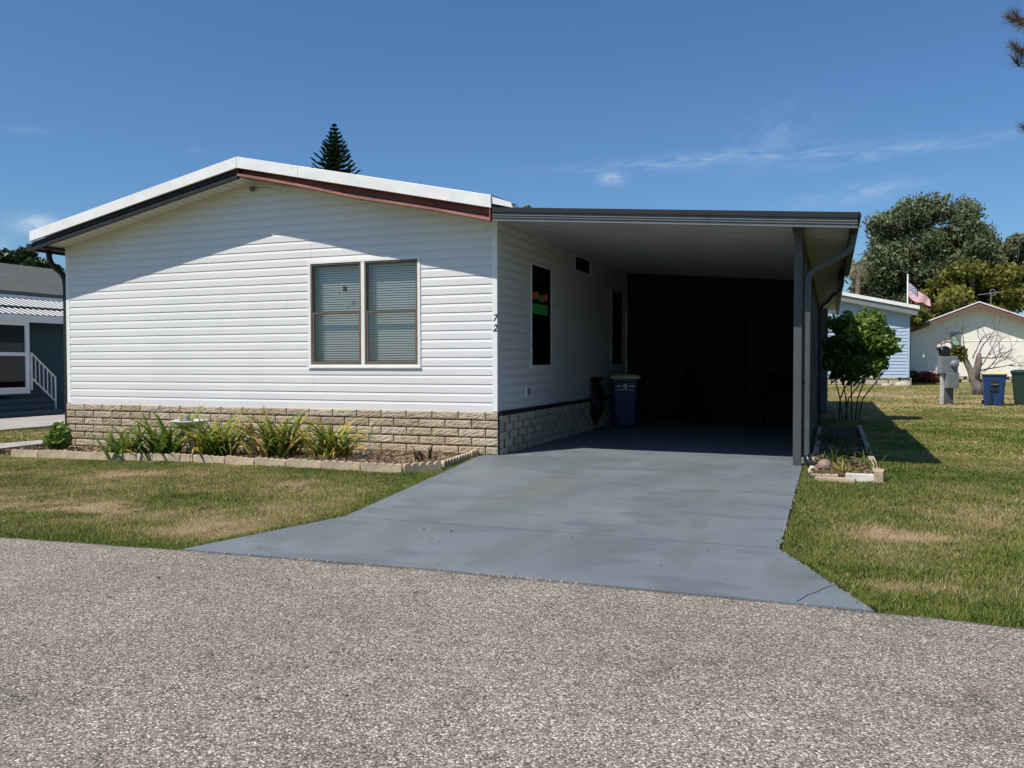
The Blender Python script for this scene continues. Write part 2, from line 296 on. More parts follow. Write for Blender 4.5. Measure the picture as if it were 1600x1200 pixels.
# ------------------------------------------------------------------ object helpers
def link(name, me, material=None, parent=None):
    o = bpy.data.objects.new(name, me); COL.objects.link(o)
    if material is not None and me is not None:
        for mm in (material if isinstance(material, (list, tuple)) else [material]): me.materials.append(mm)
    if parent is not None: o.parent = parent
    return o
def tag(o, label, cat=None, group=None, kind=None):
    if label: o['label'] = label
    if cat: o['category'] = cat
    if group: o['group'] = group
    if kind: o['kind'] = kind
    return o
def thing(name, label, cat, group=None, loc=(0, 0, 0), rz=0):
    o = bpy.data.objects.new(name, None); COL.objects.link(o); o.location = loc; o.rotation_euler = (0, 0, rz); o.empty_display_size = .2
    return tag(o, label, cat, group)
def copy_tree(o, parent=None):
    c = o.copy(); COL.objects.link(c); c.parent = parent
    for ch in [x for x in COL.objects if x.parent == o]: copy_tree(ch, c)
    return c
class MB:
    def __init__(s): s.v = []; s.f = []; s.m = []; s.t = []
    def add(s, vs, fs, mi=0):
        k = len(s.v); s.v += [tuple(map(float, p)) for p in vs]; s.f += [tuple(i+k for i in f) for f in fs]; s.m += [mi]*len(fs); return s
    def box(s, a, b, mi=0, rz=0, piv=None):
        x0, y0, z0 = a; x1, y1, z1 = b
        vs = [(x0, y0, z0), (x1, y0, z0), (x1, y1, z0), (x0, y1, z0), (x0, y0, z1), (x1, y0, z1), (x1, y1, z1), (x0, y1, z1)]
        if rz:
            px, py = piv if piv else ((x0+x1)/2, (y0+y1)/2); c, q = math.cos(rz), math.sin(rz)
            vs = [(px+(x-px)*c-(y-py)*q, py+(x-px)*q+(y-py)*c, z) for x, y, z in vs]
        return s.add(vs, [(0, 3, 2, 1), (4, 5, 6, 7), (0, 1, 5, 4), (1, 2, 6, 5), (2, 3, 7, 6), (3, 0, 4, 7)], mi)
    def hexa(s, vs, mi=0):
        return s.add(vs, [(0, 3, 2, 1), (4, 5, 6, 7), (0, 1, 5, 4), (1, 2, 6, 5), (2, 3, 7, 6), (3, 0, 4, 7)], mi)
    def prism(s, poly, z0, z1, mi=0):
        n = len(poly); vs = [(x, y, z0) for x, y in poly]+[(x, y, z1) for x, y in poly]
        return s.add(vs, [tuple(range(n-1, -1, -1)), tuple(range(n, 2*n))]+[(i, (i+1) % n, n+(i+1) % n, n+i) for i in range(n)], mi)
    def profY(s, poly, y0, y1, mi=0):      # xz polygon extruded along y
        n = len(poly); vs = [(x, y0, z) for x, z in poly]+[(x, y1, z) for x, z in poly]
        return s.add(vs, [tuple(range(n)), tuple(range(2*n-1, n-1, -1))]+[(i, n+i, n+(i+1) % n, (i+1) % n) for i in range(n)], mi)
    def sweep(s, pts, prof, mi=0, scales=None, up=(0, 0, 1), cap=True):
        pts = [Vector(p) for p in pts]; n = len(pts); k0 = len(s.v); m = len(prof); U = None
        vs = []
        for i, p in enumerate(pts):
            if i == 0: d = (pts[1]-p)
            elif i == n-1: d = p-pts[i-1]
            else: d = (pts[i+1]-p).normalized()+(p-pts[i-1]).normalized()
            d = d.normalized() if d.length > 1e-9 else Vector((0, 0, 1))
            if U is None:
                u = Vector(up); 
                if abs(u.dot(d)) > .97: u = Vector((0, 1, 0))
                U = (u-d*u.dot(d)).normalized()
            else: U = (U-d*U.dot(d)).normalized()
            V = d.cross(U); sc = scales[i] if scales else 1.0
            for a, b in prof: vs.append(p+U*(a*sc)+V*(b*sc))
        fs = [(i*m+j, i*m+(j+1) % m, (i+1)*m+(j+1) % m, (i+1)*m+j) for i in range(n-1) for j in range(m)]
        if cap: fs += [tuple(range(m-1, -1, -1)), tuple((n-1)*m+j for j in range(m))]
        return s.add(vs, fs, mi)
    def tube(s, pts, r, seg=8, mi=0, r1=None):
        n = len(pts); prof = [(math.cos(2*PI*i/seg), math.sin(2*PI*i/seg)) for i in range(seg)]
        if isinstance(r, (list, tuple)): sc = list(r)
        else: sc = [r+((r1 if r1 is not None else r)-r)*i/(n-1) for i in range(n)]
        return s.sweep(pts, prof, mi, sc)
    def lathe(s, prof, c=(0, 0, 0), seg=20, mi=0):
        vs = [(c[0]+r*math.cos(2*PI*i/seg), c[1]+r*math.sin(2*PI*i/seg), c[2]+z) for r, z in prof for i in range(seg)]
        fs = [(j*seg+i, j*seg+(i+1) % seg, (j+1)*seg+(i+1) % seg, (j+1)*seg+i) for j in range(len(prof)-1) for i in range(seg)]
        return s.add(vs, fs, mi)
    def build(s, name, material, parent=None, smooth=False, bevel=0, tone=None):
        me = bpy.data.meshes.new(name); me.from_pydata(s.v, [], s.f); me.update()
        o = link(name, me, material, parent)
        if isinstance(material, (list, tuple)) and any(s.m): me.polygons.foreach_set('material_index', s.m)
        if tone is not None:
            a = me.attributes.new('tone', 'FLOAT', 'POINT'); a.data.foreach_set('value', np.asarray(tone, dtype=np.float32))
        if smooth: me.polygons.foreach_set('use_smooth', [True]*len(me.polygons))
        if bevel:
            b = o.modifiers.new('bevel', 'BEVEL'); b.width = bevel; b.segments = 2; b.limit_method = 'ANGLE'; b.angle_limit = math.radians(40)
        return o
def npmesh(name, V, Fq, material, parent=None, tone=None, smooth=False):
    V = np.asarray(V, dtype=np.float32); Fq = np.asarray(Fq, dtype=np.int32); k = Fq.shape[1]
    me = bpy.data.meshes.new(name); me.vertices.add(len(V)); me.vertices.foreach_set('co', V.ravel())
    me.loops.add(Fq.size); me.loops.foreach_set('vertex_index', Fq.ravel()); me.polygons.add(len(Fq))
    me.polygons.foreach_set('loop_start', np.arange(0, Fq.size, k, dtype=np.int32)); me.polygons.foreach_set('loop_total', np.full(len(Fq), k, dtype=np.int32))
    me.update(calc_edges=True)
    if tone is not None:
        a = me.attributes.new('tone', 'FLOAT', 'POINT'); a.data.foreach_set('value', np.asarray(tone, dtype=np.float32))
    if smooth: me.polygons.foreach_set('use_smooth', [True]*len(me.polygons))
    return link(name, me, material, parent)
# value noise in 2D
_tab = rng.random((64, 64))
def vnoise(x, y, s):
    x = np.asarray(x)*s; y = np.asarray(y)*s; xi = np.floor(x).astype(int); yi = np.floor(y).astype(int); fx = x-xi; fy = y-yi
    fx = fx*fx*(3-2*fx); fy = fy*fy*(3-2*fy)
    a = _tab[xi % 64, yi % 64]; b = _tab[(xi+1) % 64, yi % 64]; c = _tab[xi % 64, (yi+1) % 64]; d = _tab[(xi+1) % 64, (yi+1) % 64]
    return (a*(1-fx)+b*fx)*(1-fy)+(c*(1-fx)+d*fx)*fy
def fbm(x, y, s): return (vnoise(x, y, s)+.5*vnoise(x+7.3, y+1.9, s*2.1)+.25*vnoise(x+3.1, y+9.7, s*4.3)+.13*vnoise(x+11.1, y+5.7, s*9))/1.88
def gz(x):
    t = np.clip((-np.asarray(x, dtype=float)-1.0)/7.0, 0, 1); return -0.16*t*t*(3-2*t)
LAWN = -0.045

def leaves(name, blobs, n, size, material, parent, shell=.55, flat_=.0, aspect=1.6, tone_bias=0.0, dim=.5, lump=0.0):
    """n small leaf faces spread through ellipsoid blobs [(cx,cy,cz,rx,ry,rz)]"""
    B = np.array(blobs); w = (B[:, 3]*B[:, 4]*B[:, 5])**(2/3); idx = rng.choice(len(B), n, p=w/w.sum()); b = B[idx]
    d = rng.normal(size=(n, 3)); d /= np.linalg.norm(d, axis=1)[:, None]
    rad = 1-shell*rng.random(n)**1.5
    rad *= 1+lump*(rng.random(n)-.5)
    C = b[:, :3]+d*b[:, 3:]*rad[:, None]
    a = rng.normal(size=(n, 3)); a[:, 2] *= (1-flat_); a /= np.linalg.norm(a, axis=1)[:, None]
    q = rng.normal(size=(n, 3)); q -= a*(q*a).sum(1)[:, None]; q /= np.linalg.norm(q, axis=1)[:, None]
    s = size*(.6+.8*rng.random(n)); L = a*s[:, None]*aspect*.5; S = q*s[:, None]*.5
    V = np.stack([C-L, C+S*.9, C+L, C-S*.9], 1).reshape(-1, 3); Fq = np.arange(4*n).reshape(n, 4)
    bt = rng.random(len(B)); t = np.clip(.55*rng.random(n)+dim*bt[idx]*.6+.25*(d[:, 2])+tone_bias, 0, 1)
    return npmesh(name, V, Fq, material, parent, tone=np.repeat(t, 4))
def blobcrown(cx, cy, z0, z1, R, nb, br, flatb=.7, top=.5):
    out = []
    for i in range(nb):
        a = rng.random()*2*PI; h = rng.random(); prof = math.sin(PI*min(1, .18+.82*h))**top; r = R*prof*math.sqrt(rng.random())
        s = br*(.6+.8*rng.random()); out.append((cx+r*math.cos(a), cy+r*math.sin(a), z0+(z1-z0)*h, s, s, s*flatb))
    return out
def tree(name, label, x, y, z0, H, R, material, nleaf=14000, lsize=.3, nb=26, br=None, cz=.3, trunk=.3, group=None, moss=0, top=.5, lump=.5):
    t = thing(name, label, 'tree', group, (x, y, z0))
    br = br or R*.33
    bl = blobcrown(0, 0, H*cz, H-br*.6, R-br*.5, nb, br, .7, top)
    mb = MB(); mb.tube([(0, 0, -.2), (.1*R*.2, 0, H*.25), (0, .1, H*.55)], [trunk, trunk*.7, trunk*.35], 8)
    for b in bl[:10]: mb.tube([(0, 0, H*.28), (b[0]*.5, b[1]*.5, (b[2]+H*.28)/2+.3), b[:3]], [trunk*.45, trunk*.25, trunk*.08], 6)
    mb.build('trunk', M['bark'], t, smooth=True)
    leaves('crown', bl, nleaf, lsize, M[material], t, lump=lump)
    if moss:
        n = moss; B = np.array(bl)[rng.integers(0, nb, n)]; a = rng.random(n)*2*PI
        C = B[:, :3]+np.stack([np.cos(a)*B[:, 3]*.95, np.sin(a)*B[:, 4]*.95, -.3*B[:, 5]*rng.random(n)], 1)
        L = .5+1.2*rng.random(n); w = .08+.12*rng.random(n)
        V = np.stack([C+np.stack([-w, 0*w, 0*w], 1), C+np.stack([w, 0*w, 0*w], 1), C+np.stack([w*.3, .1*w, -L], 1), C+np.stack([-w*.2, 0*w, -L], 1)], 1).reshape(-1, 3)
        npmesh('hanging_moss', V, np.arange(4*n).reshape(n, 4), M['moss'], t, tone=np.repeat(rng.random(n), 4))
    return t
def strap_clump(name, label, cat, x, y, z, n, L, wid, tone_lo, tone_hi, material='strap', group=None, spread=.5, up=.9):
    vs = []; fs = []; tn = []
    for i in range(n):
        a = rng.random()*2*PI; l = L*(.55+.6*rng.random()); el = up*(.55+.75*rng.random()); bx, by = rng.normal(0, spread*.16, 2)
        dirh = np.array([math.cos(a), math.sin(a), 0]); side = np.array([-math.sin(a), math.cos(a), 0]); p = np.array([bx, by, -.02]); e = min(1.5, el+.25); t0 = tone_lo+(tone_hi-tone_lo)*rng.random()**1.3
        seg = 8; k = len(vs); droop = (.9+1.3*rng.random())/seg
        for j in range(seg+1):
            w = wid*(.55+.45*math.sin(PI*min(1, .25+j/seg*.75)))*(1-(j/seg)**3)
            tw = side*math.cos(.3*j/seg)+np.array([0, 0, 1])*math.sin(.3*j/seg)
            vs += [p-tw*w/2, p+tw*w/2]; tt = min(1, t0+(.35*(j/seg)**3 if rng.random() < .9 else 0)); tn += [tt, tt]
            p = p+(dirh*math.cos(e)+np.array([0, 0, 1])*math.sin(e))*l/seg; e -= droop*(.4+1.2*j/seg)
            if p[2] < .01: p[2] = .01
        fs += [(k+2*j, k+2*j+1, k+2*j+3, k+2*j+2) for j in range(seg)]
    o = npmesh(name, vs, fs, M[material], None, tone=tn, smooth=True); o.location = (x, y, z)
    return tag(o, label, cat, group)

# ================================================================== SETTING
def axis(lo, hi, nlo, nhi, step):
    near = np.arange(nlo, nhi+1e-6, step); far = lambda a, b: a+(b-a)*(np.linspace(0, 1, 14)[1:]**2.2)
    return np.concatenate([far(nlo, lo)[::-1], near, far(nhi, hi)])
xs = axis(-700, 700, -16, 18, .2); ys = axis(-400, 900, -9, 30, .2)
def gauss(x, y, cx, cy, sx, sy): return np.exp(-((x-cx)/sx)**2-((y-cy)/sy)**2)
DRYL = [(-1.9, -5.15, 1.5, .45, .55), (-.2, -5.5, .8, .3, .30), (-4.5, -4.9, 1.6, .5, .35), (-3.4, -2.7, 1.5, .3, .25), (-6, -3, 1.8, .5, .25), (-1.0, -3.1, .7, .35, .25)]
_p = [gp(1385, 835, LAWN), gp(1440, 920, LAWN), gp(1480, 845, LAWN)]
DRYR = [(_p[0][0], _p[0][1], .30, .30, .75), (_p[1][0], _p[1][1], .28, .16, .5), (5.4, -2.5, .8, 1.2, .18), (_p[2][0], _p[2][1], .5, .25, .2), (7.5, 17, 1.6, .8, .35), (9.5, 21, 2.6, 1.5, .25), (6.2, 26, 2, 2, .25)]
def road_edge(x): return np.interp(x, [-60, -8, -1.44, .19, 2.12, 4.6, 5.3, 10, 60], [-8.6, -6.95, -6.41, -6.27, -6.16, -6.14, -6.17, -6.35, -8.5])
def drive_left(y): return np.interp(y, [-6.27, -4.78, -.15], [.186, .547, -.17])
def drive_right(y): return np.interp(y, [-6.14, -4.79, -.6], [4.61, 4.07, 4.07])
def dryness(x, y):
    x = np.asarray(x, float); y = np.asarray(y, float)
    left = x < 2
    base = np.where(left, .375, .36)+(fbm(x, y, .55)-.5)*.85+(fbm(x+20, y+3, 2.3)-.5)*.45+(fbm(x+9, y+31, 7.0)-.5)*.40
    base = base+np.where(y > 12, .14, 0)
    for d in (DRYL+DRYR): base = base+d[4]*gauss(x, y, *d[:4])*np.clip(.1+3.4*(fbm(x+5, y+8, 3.1)-.28), 0, 1.5)
    e = np.clip(1.25-(y-road_edge(x))/.48, 0, 1)*np.where(y > road_edge(x)-.1, 1, 0)
    lf = np.clip(1-(drive_left(y)-x)/.45, 0, 1)*np.where(left & (y < 0), 1, 0)
    rt = np.clip(1-(x-drive_right(y))/.35, 0, 1)*np.where((~left) & (y < 2), 1, 0)
    pg = np.where(~left, .75*np.exp(-((x-4.6)/1.3)**2-((y+1.7)/.8)**2), 0)
    lush = np.clip(np.maximum(np.maximum(np.maximum(e*np.where(left, .95, .35), lf*.85), rt*.45), pg), 0, 1)
    return np.clip(base*(1-lush)+.06*lush, 0, 1)
GX, GY = np.meshgrid(xs, ys, indexing='ij'); Z = LAWN+gz(GX)+.012*(fbm(GX, GY, .8)-.5)
V = np.stack([GX, GY, Z], -1).reshape(-1, 3); nx, ny = GX.shape; I = np.arange(nx*ny).reshape(nx, ny)
Fq = np.stack([I[:-1, :-1], I[1:, :-1], I[1:, 1:], I[:-1, 1:]], -1).reshape(-1, 4)
o = npmesh('lawn_ground', V, Fq, M['lawn'], None, tone=dryness(GX, GY).ravel(), smooth=True)
tag(o, 'patchy green and straw coloured lawn ground around the houses', kind='structure')
# road
rx = np.concatenate([np.linspace(-90, -14, 20)[:-1], np.arange(-14, 14, .12), np.linspace(14, 90, 20)])
ye = road_edge(rx)+.03*(fbm(rx, rx*0+3, 3.0)-.5)+.03*(fbm(rx, rx*0+9, 9)-.5)
rows = [ye, ye-.05, ye-.4, ye-3, ye-7.5]; zz = [.004, .006, .006, .012, .0]
V = np.concatenate([np.stack([rx, r, gz(rx)-.012+z], 1) for r, z in zip(rows, zz)]); n = len(rx)
Fq = [(j*n+i, j*n+i+1, (j+1)*n+i+1, (j+1)*n+i) for j in range(4) for i in range(n-1)]
V = np.concatenate([V, np.stack([rx, ye+.005, gz(rx)-.12], 1)]); Fq += [(4*n+n+i, 4*n+n+i+1, i+1, i) for i in range(n-1)]
tag(npmesh('road', V, Fq, M['asphalt'], smooth=False), 'worn grey pink aggregate asphalt road', kind='structure')
# driveway: slabs with joints
dw = MB()
def ypoly(y0, y1, n=8):
    yy = np.linspace(y0, y1, n); return [(float(drive_left(y)), float(y)) for y in yy], [(float(drive_right(y)), float(y)) for y in yy]
def slab(pl, z1=0.0): dw.prism(pl, -.16, z1)
top = [(x, float(road_edge(x))+.0) for x in np.linspace(.16, 4.62, 24)]
jl = (float(drive_left(-4.79)), -4.79); jr = (4.07, -4.79)
crackx = [3.0, 3.6, 4.35]
slab(top+[(4.07, -4.80), (.545, -4.80)])
slab([(float(drive_left(-4.785))-.0, -4.785), (4.07, -4.785), (4.07, -4.205), (float(drive_left(-4.2)), -4.205)])
slab([(float(drive_left(-4.199)), -4.199), (4.07, -4.199), (4.07, -.02), (-.15, -.02), (-.19, -.15)])
slab([(.0, -.016), (4.07, -.016), (4.07, 8.2), (0.0, 8.2)])
dw.box((.60, -4.9, -.15), (4.0, 7, -.012))
o = dw.build('driveway', M['drive']); tag(o, 'blue grey painted concrete driveway slab', kind='structure')
# pale crumbs and crack where driveway meets the road
cr = MB()
for i in range(90):
    x = random.choice([random.uniform(.2, 4.6), random.uniform(2.3, 3.1), random.uniform(.3, 1.4), random.uniform(2.3, 2.9)]); y = float(road_edge(x))+random.gauss(0, .008); s = random.uniform(.002, .005)
    cr.box((x-s*1.6, y-s*.5, -.01), (x+s*1.6, y+s*.5, .0025), rz=random.uniform(-.6, .6))
for i in range(60):
    y = random.uniform(-6.1, -1.0); x = float(drive_right(y))+random.gauss(.0, .006); s = random.uniform(.002, .005)
    cr.box((x-s, y-s*1.8, -.03), (x+s, y+s*1.8, .002), rz=random.uniform(-.5, .5))
tag(cr.build('concrete_crumbs', M['concrete']), 'pale crumbled concrete along the driveway edges', 'rubble', kind='stuff')
ck = MB(); pts = [*[gp(1243+7*i+random.uniform(-2, 2), 941-27*(i/9)**.75+random.uniform(-1.2, 1.2)) for i in range(10)]]
for a, b in zip(pts, pts[1:]):
    dx, dy = b[0]-a[0], b[1]-a[1]; l = math.hypot(dx, dy); nx_, ny_ = -dy/l*.0022, dx/l*.0022
    ck.add([(a[0]-nx_, a[1]-ny_, .0025), (b[0]-nx_, b[1]-ny_, .0025), (b[0]+nx_, b[1]+ny_, .0025), (a[0]+nx_, a[1]+ny_, .0025)], [(0, 1, 2, 3)])
tag(ck.build('driveway_crack', M['dark']), 'thin dark crack across the driveway corner', kind='structure')

# grass blades --------------------------------------------------------
def blades(X, Y, h, w, tone, lean=.5):
    n = len(X); a = rng.random(n)*2*PI; b = rng.random(n)*2*PI; le = lean*h*rng.random(n)
    z = LAWN+gz(X)-.005
    P = np.stack([X, Y, z], 1); S = np.stack([np.cos(a)*w/2, np.sin(a)*w/2, 0*w], 1)
    mid = P+np.stack([np.cos(b)*le*.35, np.sin(b)*le*.35, h*.6], 1); T = P+np.stack([np.cos(b)*le, np.sin(b)*le, h], 1)
    V = np.stack([P-S, P+S, mid+S*.7, T, mid-S*.7], 1).reshape(-1, 3); F5 = np.arange(5*n).reshape(n, 5)
    return V, F5, np.repeat(tone, 5)
def region(n, x0, x1, y0, y1, ok, h0, h1, w0):
    X = rng.uniform(x0, x1, n); Y = rng.uniform(y0, y1, n); k = ok(X, Y); X, Y = X[k], Y[k]
    d = dryness(X, Y); keep = rng.random(len(X)) < np.clip(1.25-d*.95, .18, 1); X, Y, d = X[keep], Y[keep], d[keep]
    t = np.clip(d+rng.normal(0, .16, len(X))+.10, 0, 1)
    dist = np.hypot(X-CAM[0], Y-CAM[1]); h = rng.uniform(h0, h1, len(X))*(1-.45*d)*(.7+.6*fbm(X, Y, 1.7)); w = w0*(.6+.8*rng.random(len(X)))*np.clip(dist/8, .8, 3)
    return blades(X, Y, h, w, t, .9)
def gpg(px, py):
    z = 0.0
    for _ in range(6):
        q = gp(px, py, z); z = float(gz(q[0]))+LAWN
    return q
path = [gpg(*p_) for p_ in ((18, 713), (110, 716), (300, 723), (470, 732), (620, 740), (683, 739), (712, 728), (753, 712))]
BFX = [p_[0] for p_ in path[:5]]+[-.22]; BFY = [p_[1] for p_ in path[:5]]+[path[5][1]]
bed_front = lambda x: np.interp(x, BFX, BFY)
def okL(X, Y):
    a = (Y > road_edge(X)-.02+.03*vnoise(X, Y, 7)) & (X < drive_left(Y)+.02-.05*vnoise(X, Y, 5)) & ((Y < bed_front(X)-.04) | ((X < BFX[0]-.1)))
    return a & ~((X > -.25) & (Y > -2.2))
def okR(X, Y):
    pl = (X > 4.15) & (X < 4.93) & (Y > -.85) & (Y < 7.4)
    return (Y > road_edge(X)-.02) & (X > drive_right(Y)-.02+.04*vnoise(X, Y, 5)) & ~pl & (X-4.0 < (Y+11)*.75)
parts = [region(330000, -9.5, .6, -6.6, -1.4, okL, .018, .048, .0055), region(30000, -17, -8.2, -5, 3, okL, .03, .06, .012),
         region(380000, 4.05, 10, -6.3, 2, okR, .020, .056, .0055), region(190000, 4.5, 16, 2, 14, okR, .025, .055, .010), region(90000, 4, 30, 14, 40, lambda X, Y: X > 4.1, .035, .07, .014)]
off = 0; VV = []; FF = []; TT = []
for V, F5, T in parts: VV.append(V); FF.append(F5+off); TT.append(T); off += len(V)
# longer fringe along the driveway edges and the planter
def fringe(n, fx):
    t = rng.random(n); X, Y = fx(t); h = rng.uniform(.02, .07, n); w = np.full(n, .006)
    return blades(X, Y, h, w, np.clip(rng.normal(.28, .16, n), 0, 1), 1.2)
for V, F5, T in (fringe(9000, lambda t: (4.10+rng.random(len(t))**2*.15, -4.8+6.0*t)), fringe(5000, lambda t: ((lambda y: drive_right(y)+.02+rng.random(len(t))*.07)(-6.1+1.3*t), -6.1+1.3*t)),
                 fringe(8000, lambda t: ((lambda y: drive_left(y)-.02-rng.random(len(t))*.08)(-6.2+6.0*t), -6.2+6.0*t))):
    if len(VV) > 4 and False: pass
    VV.append(V); FF.append(F5+off); TT.append(T); off += len(V)
o = npmesh('grass', np.concatenate(VV), np.concatenate(FF), M['grass'], None, tone=np.concatenate(TT))
tag(o, 'short patchy grass blades covering the lawns', 'grass', kind='stuff')

# ================================================================== HOUSE
HW = 8.10; ZS = .615; ZE = 3.33; PK = (-4.05, 4.22); P = .1285; DEP = 18.5
house = thing('mobile_home', 'white sided home with low gable roof and tan block skirt beside the carport', 'house')
def siding(mapf, z0, z1, xlim, holes, pitch=P, brks=(), seams=True, O1=.020, O2=.008):
    mb = MB(); k = 0; z = z0
    while z < z1-1e-4:
        zt = min(z+pitch, z1)
        zs = sorted({round(q, 5) for q in [z, min(z+.082*pitch/P, zt), zt]+[h[i] for h in holes for i in (2, 3) if z < h[i] < zt]+[b for b in brks if z < b < zt]})
        a, b = xlim(z)
        cuts = [a-.01]
        if seams:
            x = a+((k//2*1.37) % 3.66)
            while x < b: cuts.append(x); x += 3.66
        cuts.append(b+.01)
        def off(q): return O1 if q <= z+.0821*pitch/P else O1+(O2-O1)*(q-z-.082*pitch/P)/(pitch*(1-.6381))
        for ci in range(len(cuts)-1):
            c0, c1 = cuts[ci], cuts[ci+1]; ex = .0014*(ci % 2)
            strips = [(zs[i], zs[i+1], off(zs[i])+ex, off(zs[i+1])+ex) for i in range(len(zs)-1)]+[(z, z, O2-.001, O1+ex)]
            for za, zb, oa, ob in strips:
                zm = (za+zb)/2; hh = [h for h in holes if h[2] <= zm < h[3]]
                iv = [(c0, c1)]
                for h in hh:
                    iv = [q for a_, b_ in iv for q in ((a_, min(b_, h[0])), (max(a_, h[1]), b_)) if q[1]-q[0] > 1e-4]
                for a_, b_ in iv:
                    la, ra = xlim(za); lb, rb = xlim(zb)
                    A0, A1, B0, B1 = max(a_, la), min(b_, ra), max(a_, lb), min(b_, rb)
                    if A1-A0 < 1e-4 and B1-B0 < 1e-4: continue
                    if A1 < A0: continue
                    if B1 < B0: B0 = B1 = (A0+A1)/2
                    mb.add([mapf(A0, za, oa), mapf(A1, za, oa), mapf(B1, zb, ob), mapf(B0, zb, ob)], [(0, 1, 2, 3)])
        z = zt; k += 1
    return mb
def gable(z):
    if z <= ZE: return (-HW+.05, -.05)
    t = (z-ZE)/(PK[1]-ZE); return (-HW+.05+(PK[0]+HW-.05)*t, -.05+(PK[0]+.05)*t)
FW = (-3.09, -1.19, 1.245, 2.85)                # front window outer trim
fr = siding(lambda x, z, o: (x, -o, z), ZS, 4.20, gable, [FW], brks=(ZE,))
fr.build('front_wall', M['siding'], house)
SW1 = (1.40, 2.385, 1.24, 2.865); SW2 = (6.48, 7.465, 1.24, 2.865); VT = (3.79, 4.82, 3.0, 3.27)
sdw = siding(lambda x, z, o: (o, x, z), ZS, 3.36, lambda z: (.05, 7.82), [SW1, SW2, VT], O1=.024, O2=.001)
sdw.build('side_wall', M['siding'], house)
# shell (hidden rear, left side)
sh = MB()
sh.box((-HW, .10, -.2), (-HW+.02, DEP, ZE)); sh.box((-HW, DEP-.02, -.2), (0, DEP, ZE))
sh.box((-.03, 7.83, .0), (-.005, DEP, ZE))
sh.box((-HW+.02, .012, 0.0), (-.05, .03, ZS)) 
sh.add([(-HW, DEP, ZE), (0, DEP, ZE), (PK[0], DEP, PK[1])], [(0, 1, 2)])
sh.build('rear_shell', M['siding'], house)
# corner boards
cb = MB(); cb.box((-.05, -.022, ZS), (.022, 0, ZE+.03)); cb.box((.0, 0.0, ZS-.02), (.022, .05, 3.38)); cb.box((-HW-.022, -.022, ZS), (-HW+.055, 0, ZE+.01)); cb.box((-HW-.022, 0, ZS), (-HW, .06, ZE))
cb.box((-HW+.055, -.02, ZS-.03), (-.05, -.0, ZS-.001)); cb.box((.002, 7.80, ZS), (.024, 7.86, 3.36))
cb.box((.0155, .05, 3.335), (.03, 7.8, 3.375))
cb.build('corner_trim', M['trim'], house)
# frieze trim under rake soffit: thin strips
# front window
def rectframe(mb, x0, x1, z0, z1, t, ya, yb, axis_='Y', mi=0, tb=None):
    tb = tb or t
    for a, b, c, d in ((x0, x0+t, z0, z1), (x1-t, x1, z0, z1), (x0+t, x1-t, z1-tb, z1), (x0+t, x1-t, z0, z0+tb)):
        if axis_ == 'Y': mb.box((a, ya, c), (b, yb, d), mi)
        else: mb.box((ya, a, c), (yb, b, d), mi)
w = MB(); rectframe(w, FW[0]-.012, FW[1]+.012, FW[2]-.012, FW[3]+.012, .045, -.034, .02)
xm = (FW[0]+FW[1])/2+.0
w.box((xm-.03, -.031, FW[2]+.033), (xm+.03, .02, FW[3]-.033))
w.box((FW[0]-.02, -.046, FW[2]-.022), (FW[1]+.02, -.0345, FW[2]+.012))
win = w.build('window', M['trim'], house, bevel=.003)
def dh_sash(x0, x1, z0, z1, parent, ya=-.024, axis_='Y', sgn=1, mt='bronze', rail=.5):
    mb = MB(); a, b = (ya, ya+.05*sgn) if sgn > 0 else (ya-.05, ya)
    def fr_(X0, X1, Z0, Z1, t, y0, y1): rectframe(mb, X0, X1, Z0, Z1, t, min(y0, y1), max(y0, y1), axis_)
    fr_(x0, x1, z0, z1, .024, ya, ya+.055*sgn)
    zm = z0+(z1-z0)*rail
    fr_(x0+.024, x1-.024, zm-.005, z1-.024, .020, ya+.028*sgn, ya+.048*sgn)       # upper sash set back
    fr_(x0+.024, x1-.024, z0+.024, zm+.03, .024, ya+.008*sgn, ya+.0275*sgn)
    mb.build('sash', M[mt], parent)
    g1 = MB()
    for (za, zb, yy) in ((zm+.01, z1-.04, ya+.038*sgn), (z0+.045, zm+.008, ya+.018*sgn)):
        X0, X1 = x0+.04, x1-.04
        if axis_ == 'Y': vs = [(X0, yy, za), (X1, yy, za), (X1, yy, zb), (X0, yy, zb)]
        else: vs = [(yy, X0, za), (yy, X1, za), (yy, X1, zb), (yy, X0, zb)]
        (MB().add(vs, [(0, 1, 2, 3)])).build('pane', M['glass'] if axis_ == 'Y' else M['darkglass'], parent)
    return zm
for (xa, xb) in ((FW[0]+.033, xm-.03), (xm+.03, FW[1]-.033)):
    dh_sash(xa, xb, FW[2]+.033, FW[3]-.033, win)
    bl = MB(); z = FW[2]+.04; k = 0
    low = FW[2]+(.34 if xa < -2.2 else .0)
    while z < FW[3]-.05:
        jit = random.gauss(0, .0012); bl.add([(xa-.03, .121, z-.012), (xb+.03, .121, z-.012+jit), (xb+.03, .132, z+.015+jit), (xa-.03, .132, z+.015)], [(0, 1, 2, 3)]); z += .036; k += 1
    for xx in (xa+.12, xb-.12): bl.box((xx-.001, .112, FW[2]), (xx+.001, .114, FW[3]-.02))
    bl.box((xa-.03, .10, FW[3]-.06), (xb+.03, .15, FW[3]-.03))
    bl.build('blind', M['blind'], win)
rm = MB(); x0, x1, z0, z1 = FW[0]-.1, FW[1]+.1, FW[2]-.1, FW[3]+.1
rm.add([(x0, .6, z0), (x1, .6, z0), (x1, .6, z1), (x0, .6, z1), (x0, .021, z0), (x1, .021, z0), (x1, .021, z1), (x0, .021, z1)], [(0, 1, 2, 3), (0, 4, 5, 1), (3, 2, 6, 7), (0, 3, 7, 4), (1, 5, 6, 2)])
rm.build('window_reveal', M['room'], win)
